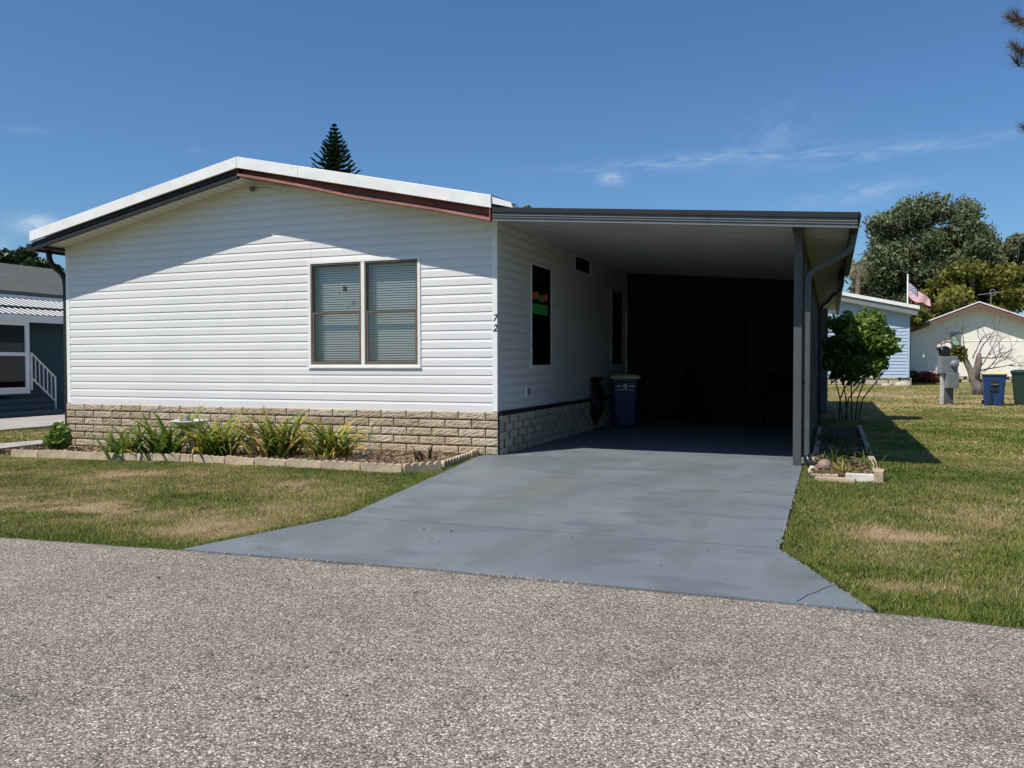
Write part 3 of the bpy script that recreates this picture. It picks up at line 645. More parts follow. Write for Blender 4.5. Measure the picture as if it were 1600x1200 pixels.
# sticker: dark four-lobed shape with small red dot
st = MB()
q = pY(537, 451, -.03); cx, cz = q[0], q[2]
def disc(mb, cx, cz, y, r, seg=14, mi=0, rx=1.0): mb.add([(cx+r*rx*math.cos(2*PI*i/seg), y, cz+r*math.sin(2*PI*i/seg)) for i in range(seg)], [tuple(range(seg))], mi)
for i, (dx, dz) in enumerate(((.018, .018), (-.018, .018), (.018, -.018), (-.018, -.018))): disc(st, cx+dx, cz+dz, .0085-.0003*i, .021)
disc(st, cx-.095, cz-.055, .0085, .013); disc(st, cx-.035, cz-.045, .0085, .010, mi=1); disc(st, cx-.07, cz-.045, .0084, .012, mi=1)
tag(st.build('window_sticker', [M['black'], flat('sticker_red', (.5, .07, .06))], win), 'small black clover shaped window sticker')
# side windows
for wi, (a, b, c, d) in enumerate((SW1, SW2)):
    w = MB(); rectframe(w, a-.01, b+.01, c-.01, d+.01, .035, .0, .030, 'X')
    w.box((.0301, a-.01, c-.018), (.04, b+.01, c+.01))
    sw = w.build('window', M['trim'], house, bevel=.002)
    dh_sash(a+.025, b-.025, c+.025, d-.025, sw, ya=.022, axis_='X', sgn=-1, mt='doorframe', rail=.47)
    rm = MB(); rm.add([(-.4, a, c), (-.4, b, c), (-.4, b, d), (-.4, a, d), (-.035, a, c), (-.035, b, c), (-.035, b, d), (-.035, a, d)], [(0, 1, 2, 3), (0, 4, 5, 1), (3, 2, 6, 7), (0, 3, 7, 4), (1, 5, 6, 2)])
    rm.build('window_reveal', M['dark'], sw)
    cu = MB(); cu.add([(-.12+.02*(i % 2), a+(b-a)*(.28*i/8+.0), zz_) for zz_ in (d-.05, (c+d)/2-.2) for i in range(9)], [(i, i+1, i+10, i+9) for i in range(8)])
    cu.build('curtain', M['blind'], sw)
v = MB(); rectframe(v, VT[0]-.01, VT[1]+.01, VT[2]-.01, VT[3]+.01, .022, .0, .028, 'X', 0)
for i in range(11): 
    z = VT[2]+.02+i*.022; v.add([(.004, VT[0], z+.016), (.004, VT[1], z+.016), (.02, VT[1], z), (.02, VT[0], z)], [(0, 1, 2, 3)], 1)
v.box((-.01, VT[0], VT[2]), (.0, VT[1], VT[3]), 1)
v.build('vent_louvre', [M['trim'], M['dark']], house)
# outlet
ot = MB(); ot.box((.014, 1.13, .775), (.034, 1.33, .93)); ot.box((.034, 1.18, .80), (.046, 1.29, .91), 1)
ot.build('outlet_cover', [M['trim'], M['metalgrey']], house, bevel=.004)
# house numbers
def text_mesh(s, size, loc, rot, material, parent, name, shear=0, ext=.002):
    cu = bpy.data.curves.new('txt', 'FONT'); cu.body = s; cu.size = size; cu.extrude = ext; cu.align_x = 'CENTER'; cu.align_y = 'CENTER'; cu.shear = shear
    cu.offset = size*.015
    tmp = bpy.data.objects.new('tmp', cu); COL.objects.link(tmp); bpy.context.view_layer.update()
    dg = bpy.context.evaluated_depsgraph_get(); me = bpy.data.meshes.new_from_object(tmp.evaluated_get(dg)); bpy.data.objects.remove(tmp)
    me.materials.clear(); me.transform(Matrix.LocRotScale(Vector(loc), rot, Vector((1, 1, 1)))); o = link(name, me, material, parent); return o
from mathutils import Euler
R0 = Euler((PI/2, 0, 0)).to_quaternion()
for ch, py in (('7', 497), ('2', 513)):
    q = pY(771, py, -.024)
    text_mesh(ch, .135, (-.012, -.0235, q[2]), R0, M['black'], house, 'house_number', shear=.25)
# skirt ------------------------------------------------------------
def rockblock(mb, mapf, x0, x1, z0, z1, amp=.010, nx=14, nz=7):
    k = len(mb.v); vs = []
    for j in range(nz):
        for i in range(nx):
            u, v_ = i/(nx-1), j/(nz-1); edge = i in (0, nx-1) or j in (0, nz-1)
            o_ = .010 if edge else .013+amp*random.random()
            vs.append(mapf(x0+(x1-x0)*u, z0+(z1-z0)*v_, o_))
    fs = [(j*nx+i, j*nx+i+1, (j+1)*nx+i+1, (j+1)*nx+i) for j in range(nz-1) for i in range(nx-1)]
    mb.add(vs, fs)
    mb.t.append((random.random(), nx*nz+8))
    rim = [(x0, z0), (x1, z0), (x1, z1), (x0, z1)]
    mb.add([mapf(x, z, .010) for x, z in rim]+[mapf(x, z, -.012) for x, z in rim], [(0, 4, 5, 1), (1, 5, 6, 2), (2, 6, 7, 3), (3, 7, 4, 0)])
sk = MB(); ch_ = .1235; j = .017
for c in range(8):
    zt = ZS-.012-c*ch_; zb = zt-ch_+j; x = -HW-.03-(.21 if c % 2 else 0)
    while x < .03:
        x1 = x+.42-j; a, b = max(x, -HW-.03), min(x1, .03)
        if b-a > .05 and zt > -.28: rockblock(sk, lambda X, Z_, o_: (X, -.022-o_, Z_), a, b, zb, zt)
        x += .42
tn_ = [t_ for t_, c_ in sk.t for _ in range(c_)]; sk.build('front_skirt', M['stone'], house, tone=tn_)
mo = MB(); mo.box((-HW-.03, -.021, -.35), (.03, .01, ZS-.012)); mo.box((-HW-.03, .01, -.35), (-HW+.0, DEP, ZS-.02)); mo.build('skirt_joints', M['mortar'], house)
sb = MB(); bt = MB()
for c in range(6):
    zt = ZS-.065-c*.115; zb = zt-.115+.006; x = .03-(.19 if c % 2 else 0)
    while x < 7.8:
        a, b = max(x, .03), min(x+.29, 7.82)
        if b-a > .03 and zt > -.02: sb.box((.03+random.uniform(-.002, .003), a, max(zb, -.02)), (.0605+random.uniform(-.003, .003), b, zt))
        x += .38
sb.build('side_skirt', M['smoothblock'], house, bevel=.004)
bt.box((.0, .031, -.05), (.03, 7.82, ZS-.03)); bt.box((.03, .03, ZS-.055), (.066, 7.82, ZS-.01)); bt.build('side_skirt_band', M['blacktrim'], house)
# roof ---------------------------------------------------------------
OV = .45; XL, XR = -8.40, .125; ZPt = 4.435
slL = (ZPt-3.555)/(PK[0]-XL); slR = (ZPt-3.545)/(XR-PK[0])
def rz_(x): return ZPt-(PK[0]-x)*slL if x < PK[0] else ZPt-(x-PK[0])*slR
def rake(mb, xa, xb, za, zb, ya, yb, mi=0, n=1, wob=0):
    """slab following the roof slope from xa to xb between offsets za (bottom) and zb (top) below roof top"""
    for i in range(n):
        x0 = xa+(xb-xa)*i/n; x1 = xa+(xb-xa)*(i+1)/n
        def zf(x, o_): return rz_(x)+o_
        mb.hexa([(x0, ya, zf(x0, za)), (x1, ya, zf(x1, za)), (x1, yb, zf(x1, za)), (x0, yb, zf(x0, za)), (x0, ya, zf(x0, zb)), (x1, ya, zf(x1, zb)), (x1, yb, zf(x1, zb)), (x0, yb, zf(x0, zb))], mi)
r = MB(); rake(r, XL, PK[0], -.05, 0, -OV, DEP+.3); rake(r, PK[0], XR, -.05, 0, -OV, DEP+.3)
r.build('roof', M['roofwhite'], house)
de = MB()
DH = .165
rake(de, XL, PK[0]-.003, -DH, .004, -OV-.042, -OV-.001); rake(de, PK[0]+.003, -2.95, -DH, .004, -OV-.042, -OV-.001); rake(de, -2.945, XR, -DH, .006, -OV-.045, -OV-.001)
de.build('roof_edge', M['roofwhite'], house, bevel=.004)
fl = MB()                                   # left charcoal fascia: upper face and a rolled lip
rake(fl, XL-.02, PK[0]-.0, -.30, -DH, -OV+.02, -OV+.055); rake(fl, XL-.02, PK[0]-.0, -.325, -.27, -OV-.028, -OV+.019)
rake(fl, XL-.02, PK[0], -.235, -.228, -OV-.004, -OV+.019)
fl.build('left_fascia', M['charcoal'], house, bevel=.003)
# right rust fascia, its lip bowing down in the middle
fr2 = MB(); nseg = 24; XE = XR-.02
def bow(x):
    t = (x-PK[0])/(XE-PK[0]); return -.285-.035*math.exp(-((t-.48)/.20)**2)-.055*max(0, (t-.35)/.65)
for i in range(nseg):
    x0 = PK[0]+(XE-PK[0])*i/nseg; x1 = PK[0]+(XE-PK[0])*(i+1)/nseg
    t0, t1 = bow(x0), bow(x1)
    def pr(x, o_, y): return (x, y, rz_(x)+o_)
    yy = [-OV+.11, -OV+.075, -OV-.026, -OV-.032, -OV-.02, -OV+.02]
    oo = lambda b: [-DH+.01, b+.055, b+.038, b+.004, b-.006, b-.004]
    a0 = [pr(x0, o_, y) for o_, y in zip(oo(t0), yy)]; a1 = [pr(x1, o_, y) for o_, y in zip(oo(t1), yy)]
    fr2.add(a0+a1, [(j_, j_+6, j_+7, j_+1) for j_ in range(5)])
fr2.build('right_fascia', M['rust'], house)
fb = MB(); rake(fb, PK[0], XE, -.30, -DH, -OV+.115, -OV+.125); fb.box((XE-.01, -OV-.033, rz_(XE)+bow(XE)), (XE+.006, -OV+.04, rz_(XE)-DH)); fb.build('fascia_backing', M['rust'], house)
# soffit boards across the overhang
so = MB(); x = XL+.03
while x < XR-.03:
    x1 = min(x+.146, XR-.02)
    if (x-PK[0])*(x1-PK[0]) < 0: x1 = PK[0]
    def q_(xx, y, o_): return (xx, y, rz_(xx)-.285+o_)
    so.hexa([q_(x, -OV+.062, 0), q_(x1-.018, -OV+.062, 0), q_(x1-.018, -.0, 0), q_(x, -.0, 0), q_(x, -OV+.062, .012), q_(x1-.018, -OV+.062, .012), q_(x1-.018, 0, .012), q_(x, 0, .012)])
    x = x1 if x1 > x+.02 else x+.02
sb_ = MB()
rake(sb_, XL+.03, PK[0], -.268, -.262, -OV+.04, 0.0); rake(sb_, PK[0], XR-.02, -.268, -.262, -OV+.04, 0.0)
so.build('soffit', M['soffit'], house); sb_.build('soffit_backing', M['dark'], house)
# J trim under soffit
jt = MB(); rake(jt, -HW+.02, PK[0], -.32, -.287, -.03, -.0141); rake(jt, PK[0], -.03, -.32, -.287, -.03, -.0141); jt.build('soffit_trim', M['soffit'], house)
# loose strip hanging near the peak + small flood light
ls = MB(); q0 = pY(392, 291, -.03); q1 = pY(455, 296, -.03)
pts = [(q0[0]+(q1[0]-q0[0])*t, -.045, q0[2]+(q1[2]-q0[2])*t+.03*math.sin(PI*t)+random.uniform(-.003, .003)) for t in np.linspace(0, 1, 12)]
ls.sweep(pts, [(-.012, -.003), (.012, -.003), (.012, .003), (-.012, .003)])
for i in range(7): x = -3.95+i*.07; ls.box((x, -.04, rz_(x)-.37), (x+.03, -.03, rz_(x)-.35))
ls.build('loose_trim', M['soffit'], house)
lm = MB(); q = pY(394, 295, -.08); lm.box((q[0]-.03, -.12, q[2]-.035), (q[0]+.03, -.05, q[2]+.03), rz=.4); lm.tube([(q[0], -.06, q[2]+.02), (q[0]+.02, -.03, q[2]+.06)], .012)
lm.build('flood_light', M['charlight'], house, bevel=.006)
# left eave gutter and downspout
gu = MB(); zg = rz_(XL)-.325
gu.profY([(XL-.09, zg+.12), (XL-.10, zg+.10), (XL-.08, zg+.01), (XL+.02, zg), (XL+.02, zg+.12)][::-1], -OV-.02, DEP)
gu.box((XL-.10, -OV-.024, zg), (XL+.02, -OV-.018, zg+.125))
gu.box((XL+.02, -OV+.04, zg+.04), (-HW-.02, DEP, zg+.06))
gu.build('gutter', M['charcoal'], house, bevel=.004)
RECT = [(-.04, -.03), (.04, -.03), (.04, .03), (-.04, .03)]
def arc(p0, p1, p2, n=6): return [tuple((1-t)**2*a+2*t*(1-t)*b+t*t*c for a, b, c in zip(p0, p1, p2)) for t in np.linspace(0, 1, n)]
ds = MB(); yd = .02
ds.sweep([(XL+.02, yd-.15, zg+.02)]+arc((XL+.02, yd-.15, zg-.06), (XL+.03, yd-.14, zg-.2), (-HW-.13, yd-.06, zg-.32))+arc((-HW-.10, yd-.04, zg-.36), (-HW-.07, yd, zg-.45), (-HW-.07, yd, zg-.6))+[(-HW-.07, yd, -.1)], RECT)
ds.build('downspout', M['charcoal'], house, bevel=.006)
# torn white flashing where the roof meets the carport
tf = MB()
tf.hexa([(XR+.005, -OV-.02, 3.44), (XR+.30, -OV+.0, 3.365), (XR+.30, -OV+.3, 3.36), (XR+.005, -OV+.3, 3.44), (XR+.005, -OV-.02, 3.53), (XR+.27, -OV-.0, 3.44), (XR+.27, -OV+.3, 3.44), (XR+.005, -OV+.3, 3.53)])
tf.build('torn_flashing', M['trim'], house, bevel=.004)
tg = MB(); tg.add([(XR, -OV-.02, 3.535), (XR, -OV-.02, 3.565), (XR+.34, -OV+.05, 3.41), (XR+.30, -OV+.05, 3.40)], [(0, 1, 2, 3)]); tg.box((XR+.0, -OV+.05, 3.38), (XR+.05, DEP, 3.50)); tg.build('roof_flange', M['charlight'], house)

# ================================================================== CARPORT
cp = thing('carport', 'dark grey trimmed carport with pale ribbed ceiling attached right of the white home', 'carport', None, (0, 0, 0))
CX0, CX1 = XR+.015, 4.60; CY0, CY1 = -.45, 18.0
def cz(x): return 3.345-.081*x
ce = MB(); y = CY0+.02; rib = .1524
while y < 8.2:
    a = [(y, 0), (y+rib-.045, 0), (y+rib-.035, .04), (y+rib-.012, .04), (y+rib, 0)]
    for (y0_, o0), (y1_, o1) in zip(a, a[1:]):
        ce.add([(.02, y0_, cz(0.02)+o0), (.02, y1_, cz(.02)+o1), (CX1, y1_, cz(CX1)+o1), (CX1, y0_, cz(CX1)+o0)], [(0, 1, 2, 3)])
    y += rib
ce.add([(.02, y, cz(.02)), (.02, CY1, cz(.02)), (CX1, CY1, cz(CX1)), (CX1, y, cz(CX1))], [(0, 1, 2, 3)])
M['ceiling'] = mat('ceiling_panel', (.52, .525, .53), .45, noise=.10, nscale=1.5)
ce.build('ceiling', M['ceiling'], cp)
rt = MB(); rt.hexa([(CX0, CY0+.01, cz(CX0)+.03), (CX1, CY0+.01, cz(CX1)+.03), (CX1, CY1, cz(CX1)+.03), (CX0, CY1, cz(CX0)+.03), (CX0, CY0+.01, cz(CX0)+.06), (CX1, CY0+.01, cz(CX1)+.06), (CX1, CY1, cz(CX1)+.06), (CX0, CY1, cz(CX0)+.06)])
rt.build('roof_panel', M['charlight'], cp)
ff = MB()
def fz(x): return cz(x)+.055
def fband(o0, o1, ya, yb, mi=0, xe=CX1+.075):
    ff.hexa([(CX0, ya, fz(CX0)+o0), (xe, ya, fz(xe)+o0), (xe, yb, fz(xe)+o0), (CX0, yb, fz(CX0)+o0), (CX0, ya, fz(CX0)+o1), (xe, ya, fz(xe)+o1), (xe, yb, fz(xe)+o1), (CX0, yb, fz(CX0)+o1)], mi)
fband(-.062, .0, CY0-.03, CY0+.02); fband(-.095, -.062, CY0-.005, CY0+.02, 1); fband(-.104, -.095, CY0-.02, CY0+.02, 2); fband(-.125, -.104, CY0-.005, CY0+.02, 1); fband(-.133, -.125, CY0-.02, CY0+.02, 2); fband(-.170, -.133, CY0-.008, CY0+.02, 1); fband(-.178, -.170, CY0-.022, CY0+.03, 2)
ff.build('front_fascia', [M['charcoal'], M['charlight'], M['metalgrey']], cp)
sg = MB(); zc = cz(CX1)
sg.profY([(CX1-.0, zc+.06), (CX1+.10, zc+.06), (CX1+.115, zc+.02), (CX1+.085, zc-.11), (CX1+.0, zc-.12)][::-1], CY0+.021, 5.5)
sg.build('side_gutter', M['charcoal'], cp)
sg = MB(); sg.profY([(CX1-.08, zc+.04), (CX1+.03, zc+.04), (CX1+.03, zc-.02), (CX1+.0, zc-.17), (CX1-.08, zc-.17)][::-1], 5.5, CY1); sg.build('side_gutter', M['charcoal'], cp)
for y in (.19, 4.1, 7.8, 12.0):
    p_ = MB(); p_.box((3.955, y, 0), (4.055, y+.075, cz(4.0)+.0)); 
    p_.box((3.935, y-.01, 2.93), (4.075, y+.085, 3.005)) if y < 1 else None
    p_.build('post', M['postgrey'], cp, bevel=.006)
bm_ = MB(); bm_.box((3.96, .27, 2.88), (4.05, CY1, 3.0)); bm_.build('beam', M['charcoal'], cp)
def dspout(y, x0, x1, z0, par, foot=True, mt='postgrey'):
    d_ = MB(); d_.sweep([(x0, y, z0+.04), (x0, y, z0-.04)]+arc((x0, y, z0-.06), (x0, y, z0-.2), (x0-.16, y, z0-.27))+arc((x1+.12, y, z0-.40), (x1, y, z0-.44), (x1, y, z0-.60))+[(x1, y, .14)], RECT)
    o_ = d_.build('downspout', M[mt], par, bevel=.006)
    return o_
d1 = dspout(.12, CX1+.045, 4.125, zc-.11, cp)
el = MB(); pts = arc((4.125, .12, .16), (4.13, .10, .02), (4.27, -.10, .015), 14); el.tube(pts, [.045+.006*(i % 2) for i in range(14)], 10)
el.build('drain_elbow', M['black'], d1, smooth=True)
dspout(5.62, CX1-.02, 4.20, zc-.16, cp, mt='charcoal')
# closed dark back wall with door, dark side wall
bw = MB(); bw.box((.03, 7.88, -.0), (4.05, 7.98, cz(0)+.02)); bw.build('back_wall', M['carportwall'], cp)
dr = MB()
a = pY(1073, 495, 7.85); b = pY(1165, 655, 7.85)
rectframe(dr, a[0], b[0], .03, a[2], .07, 7.82, 7.88); 
dd = dr.build('screen_door', M['doorframe'], cp)
pn = MB(); pn.box((a[0]+.07, 7.84, .1), (b[0]-.07, 7.878, a[2]-.07)); pn.build('screen_panel', M['carportwall'], dd)
pn = MB(); pn.box((a[0]+.07, 7.825, .86), (b[0]-.07, 7.839, .92)); pn.build('push_bar', M['doorframe'], dd)
sw_ = MB()
y = .9
while y < CY1-.2:
    if y > 1.2: sw_.box((4.02, y, .02), (4.045, y+.13, 2.88))
    y += .16
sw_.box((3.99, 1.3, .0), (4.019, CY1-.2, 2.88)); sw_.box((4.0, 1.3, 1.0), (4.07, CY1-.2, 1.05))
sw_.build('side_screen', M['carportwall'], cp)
cw = MB(); cw.box((4.05, 13.0, 0), (4.30, 17.8, 2.75)); cw.build('rear_room_wall', M['charlight'], cp)

# hose on wall
def ring(mb, c, rx, rzz, tubeR, ph, x_off, n=36, tilt=0):
    pts = [(c[0]+x_off+.01*math.sin(3*t+ph), c[1]+rx*math.cos(t), c[2]+rzz*math.sin(t)) for t in np.linspace(0, 2*PI, n)]
    mb.tube(pts, tubeR, 6)
ho = thing('garden_hose', 'black garden hose coiled in long loops on a wall hanger beside the blue bin', 'hose', None, (.06, 4.9, 0))
hb = MB()
for i in range(9): ring(hb, (.03, random.uniform(-.04, .04), .55+random.uniform(-.03, .03)), .22+.015*i*.8, .44-.02*i+random.uniform(-.03, .03), .013, i, .012*i)
hb.tube([(.05, -.2, .25), (.12, -.3, .04), (.2, -.1, .015), (.15, .2, .015)], .013, 6)
hb.build('hose_loops', M['black'], ho, smooth=True)
hk = MB(); hk.box((-.02, -.13, .93), (.16, .13, 1.02)); hk.build('hose_hanger', M['doorframe'], ho, bevel=.01)

# wheelie bins
def bin_mesh(name, label, loc, rz, body, lid, Wd=.58, D=.68, H=1.02, group=None, emblem=False, front='normal', lidmat=None):
    t = thing(name, label, 'bin', group, loc, rz)
    b = MB(); seg = 5
    def rr(w, d, z, yo=0): 
        c = .06; pts = []
        for sx, sy, a0 in ((1, -1, -PI/2), (1, 1, 0), (-1, 1, PI/2), (-1, -1, PI)):
            for k_ in range(seg): aa = a0+PI/2*k_/(seg-1); pts.append((sx*(w/2-c)+c*math.cos(aa), sy*(d/2-c)+c*math.sin(aa)+yo, z))
        return pts
    levels = [(.42, .46, .03), (.46, .52, .30), (.50, .58, .62), (.535, .63, .90), (.545, .64, .93), (.575, .67, .935), (.575, .67, .985)]
    vs = []; 
    for w_, d_, z in levels: vs += rr(w_*Wd/.58, d_*D/.68, z*H/1.02, -.02)
    n_ = 4*seg; fs = [(j_*n_+i, j_*n_+(i+1) % n_, (j_+1)*n_+(i+1) % n_, (j_+1)*n_+i) for j_ in range(len(levels)-1) for i in range(n_)]+[tuple(range(n_-1, -1, -1))]
    b.add(vs, fs); bo = b.build('body', M[body], t)
    l = MB(); vs = []
    for w_, d_, z in ((.60, .71, .985), (.60, .71, 1.01), (.56, .66, 1.035), (.44, .5, 1.06)): vs += rr(w_*Wd/.58, d_*D/.68, z*H/1.02, -.02)
    l.add(vs, [(j_*n_+i, j_*n_+(i+1) % n_, (j_+1)*n_+(i+1) % n_, (j_+1)*n_+i) for j_ in range(3) for i in range(n_)]+[tuple(3*n_+i for i in range(n_))]); l.build('lid', M[lid], t)
    hn = MB(); hn.tube([(-.2, D/2+.02, .95), (.2, D/2+.02, .95)], .018, 8); hn.build('handle', M[body], t)
    for s_ in (-1, 1):
        wl = MB(); prof = [(.03, -.03), (.12, -.025), (.125, 0), (.12, .025), (.03, .03)]
        k_ = MB(); k_.lathe(prof, seg=16); k_.v = [(s_*(.27)+z, D/2-.06+y_, .125+x_) for x_, y_, z in k_.v]; k_.build('wheel', M['black'], t)
    if emblem:
        e = MB(); yf = -.02-.61*D/.68/2-.004
        ring_ = [(.045*math.cos(a_), .045*math.sin(a_)) for a_ in np.linspace(0, 2*PI, 17)[:-1]]
        k0 = [(x_, yf-.004, .83+z_) for x_, z_ in ring_]+[(x_*.55, yf-.004, .83+z_*.55) for x_, z_ in ring_]
        e.add(k0, [(i, (i+1) % 16, 16+(i+1) % 16, 16+i) for i in range(16)]); e.add([(x_*.35, yf-.004, .83+z_*.35) for x_, z_ in ring_], [tuple(range(16))])
        e.box((-.17, yf-.005, .82), (-.07, yf+.01, .84)); e.box((.07, yf-.005, .82), (.19, yf+.01, .84)); e.box((-.14, yf-.005, .755), (.16, yf+.012, .768))
        e.build('emblem', M['whitemark'], t)
    if front == 'grip':
        e = MB(); yf = -.02-D*.475
        e.box((-.10, yf+.01, .60), (.10, yf+.1, .78)); e.box((-.12, yf+.035, .06), (-.06, yf+.10, .50)); e.box((-.12, yf+.02, .45), (.10, yf+.10, .52)); e.build('grip_recess', M['dark'], t)
        e = MB(); e.tube([(-.10, yf-.0, .66), (.10, yf-.0, .66)], .012); e.build('grip_bar', M['metalgrey'], t)
    return t
bin_mesh('recycling_bin', 'navy recycling bin with yellow lid in the dark carport against the side wall', (.50, 5.75, 0), math.radians(12), 'binnavy', 'yellow', emblem=True)
b2 = gp(1553, 634, LAWN); b3 = gp(1603, 634, LAWN)
bin_mesh('recycling_bin', 'bright blue recycling bin with pale yellow lid standing on the lawn beside the dead tree', (b2[0], b2[1]+.1, LAWN), -.08, 'binblue', 'yellow', front='grip', Wd=.66, D=.7, H=1.0)
M['lidgreen'] = M['bingreen']
bin_mesh('trash_bin', 'dark green trash bin on the lawn at the right edge of the photo', (b3[0]+.05, b3[1]+.3, LAWN), -.22, 'bingreen', 'bingreen', Wd=.80, D=.8, H=1.06)
# faint stored things in the carport
tb = thing('storage_tub', 'dark grey plastic storage tub on a low table in the carport shade near the post', 'tub', None, (3.55, 7.0, 0))
k = MB(); k.add([(-.3, -.2, .74), (.3, -.2, .74), (.3, .2, .74), (-.3, .2, .74), (-.35, -.25, 1.05), (.35, -.25, 1.05), (.35, .25, 1.05), (-.35, .25, 1.05)], [(0, 3, 2, 1), (4, 5, 6, 7), (0, 1, 5, 4), (1, 2, 6, 5), (2, 3, 7, 6), (3, 0, 4, 7)]); k.build('body', M['doorframe'], tb, bevel=.02)
k = MB(); k.box((-.38, -.28, 1.05), (.38, .28, 1.08)); k.build('lid', M['doorframe'], tb, bevel=.01)
tt = thing('side_table', 'dark low table holding the storage tub inside the carport', 'table', None, (3.5, 7.0, 0))
k = MB(); k.box((-.45, -.35, .70), (.45, .35, .735)); k.build('table_top', M['doorframe'], tt)
for sx in (-.4, .4):
    for sy in (-.3, .3): k = MB(); k.box((sx-.02, sy-.02, 0), (sx+.02, sy+.02, .70)); k.build('leg', M['doorframe'], tt)
# leaning folded board
k = MB(); k.hexa([(1.15, 7.2, .0), (1.95, 7.2, .0), (1.95, 7.25, .0), (1.15, 7.25, .0), (1.35, 7.78, 1.1), (1.6, 7.78, 1.1), (1.6, 7.83, 1.1), (1.35, 7.83, 1.1)])
tag(k.build('folded_cover', M['doorframe'], None, bevel=.02), 'dim grey folded cover leaning on the carport back wall behind the bin', 'cover')
# garland in first side window
gl = MB()
for i in range(5):
    y = SW1[0]+.10+i*.155; z = 2.30+.02*math.sin(i*2)
    gl.box((.006, y, z), (.0112, y+.11, z+.11), 0 if i != 2 else 1)
    gl.box((.006, y+.03, z+.03), (.0125, y+.06, z+.07), 2)
for i in range(5):
    y = SW1[0]+.11+i*.15; gl.box((.006, y, 2.08), (.0112, y+.125, 2.24), 1)
    gl.box((.006, y+.05, 2.12), (.0125, y+.07, 2.20), 2)
tag(gl.build('window_garland', [flat('orange_letters', (.70, .16, .05)), flat('green_letters', (.05, .34, .08)), M['dark']]), 'orange and green cut out letters hanging in the first side window', 'decoration')

# ================================================================== FLOWER BED
bd = MB(); bx = np.linspace(BFX[0]-.05, -.1, 80); byv = np.linspace(0, 1, 14); vs = []; 
for x in bx:
    y0 = float(bed_front(x))+.04
    if x > -.25: y0 = -1.8+(x+.25)*9
    for v_ in byv:
        y = y0+(-.03-y0)*v_; vs.append((x, y, float(gz(x))-.005+.03*(vnoise(x, y, 3)-.5)+.03*(vnoise(x, y, 11)-.5)-.03*(v_ < .01)))
bd.add(vs, [(i*14+j_, (i+1)*14+j_, (i+1)*14+j_+1, i*14+j_+1) for i in range(79) for j_ in range(13)])
tag(bd.build('bed_soil', M['soil'], smooth=True), 'brown soil and mulch of the front flower bed', kind='structure')
# dead leaf litter on the bed
def litter(name, label, n, fx, size=.03, material='deadleaf'):
    X, Y, Zc = fx(n); a = rng.normal(size=(n, 3))*[1, 1, .25]; a /= np.linalg.norm(a, axis=1)[:, None]; q = rng.normal(size=(n, 3)); q -= a*(q*a).sum(1)[:, None]; q /= np.linalg.norm(q, axis=1)[:, None]
    s = size*(.5+rng.random(n)); C = np.stack([X, Y, Zc], 1); V = np.stack([C-a*s[:, None], C+q*s[:, None]*.3, C+a*s[:, None], C-q*s[:, None]*.3], 1).reshape(-1, 3)
    o_ = npmesh(name, V, np.arange(4*n).reshape(n, 4), M[material], tone=np.repeat(rng.random(n), 4)); return tag(o_, label, 'litter', kind='stuff')
litter('leaf_litter', 'dry leaves and straw scattered on the front flower bed', 9000, lambda n: (lambda X, Y: (X, np.maximum(Y, bed_front(X)+.10), gz(X)+.01+.022*rng.random(n)))(rng.uniform(-8.6, -.3, n), rng.uniform(-2.0, -.1, n)))
# edging blocks
path = [np.array(p_) for p_ in path]
seglen = [np.linalg.norm((b_-a_)[:2]) for a_, b_ in zip(path, path[1:])]; total = sum(seglen)
def along(s):
    for a_, b_, l_ in zip(path, path[1:], seglen):
        if s <= l_: return a_+(b_-a_)*s/l_
        s -= l_
    return path[-1]
def edging_block(L, scal=True, h=.115, th=.065, n=4, rough=.004):
    mb = MB(); N_ = n*8; prof = []
    for i in range(N_+1):
        u = i/N_; ph = (u*n) % 1 if i < N_ else 1; z = h*(.52+.48*math.sqrt(max(0, 1-(2*ph-1)**2))) if scal else h*.93
        prof.append((u*L-L/2, z+random.uniform(-rough, rough)*.5))
    poly = [(L/2, -.05), (-L/2, -.05)]+prof
    mb.profY([(x, z) for x, z in poly], -th/2, th/2); return mb
nblk = int(total/.585); sL = total/nblk
ORD = ['first', 'second', 'third', 'fourth', 'fifth', 'sixth', 'seventh', 'eighth', 'ninth', 'tenth', 'eleventh', 'twelfth', 'thirteenth', 'fourteenth', 'fifteenth', 'sixteenth', 'seventeenth', 'eighteenth', 'nineteenth', 'twentieth', 'twenty-first', 'twenty-second']
for i in range(nblk):
    a_ = along(i*sL); b_ = along((i+1)*sL); c_ = (a_+b_)/2; ang = math.atan2(b_[1]-a_[1], b_[0]-a_[0]); L_ = np.linalg.norm((b_-a_)[:2])-.012
    mb = edging_block(L_, True, .086+random.uniform(-.010, .006), n=5, th=.052)
    o_ = mb.build('edging_block', M['edging'], None, bevel=.006)
    o_.location = (c_[0], c_[1]+random.uniform(-.01, .01), float(gz(c_[0]))-.01); o_.rotation_euler = (random.uniform(-.04, .04), random.uniform(-.02, .02), ang+random.uniform(-.02, .02))
    tag(o_, 'tan scalloped edging block of the front flower bed, %s from the driveway end' % ORD[nblk-1-i], 'edging block', 'scalloped edging blocks round the front bed')
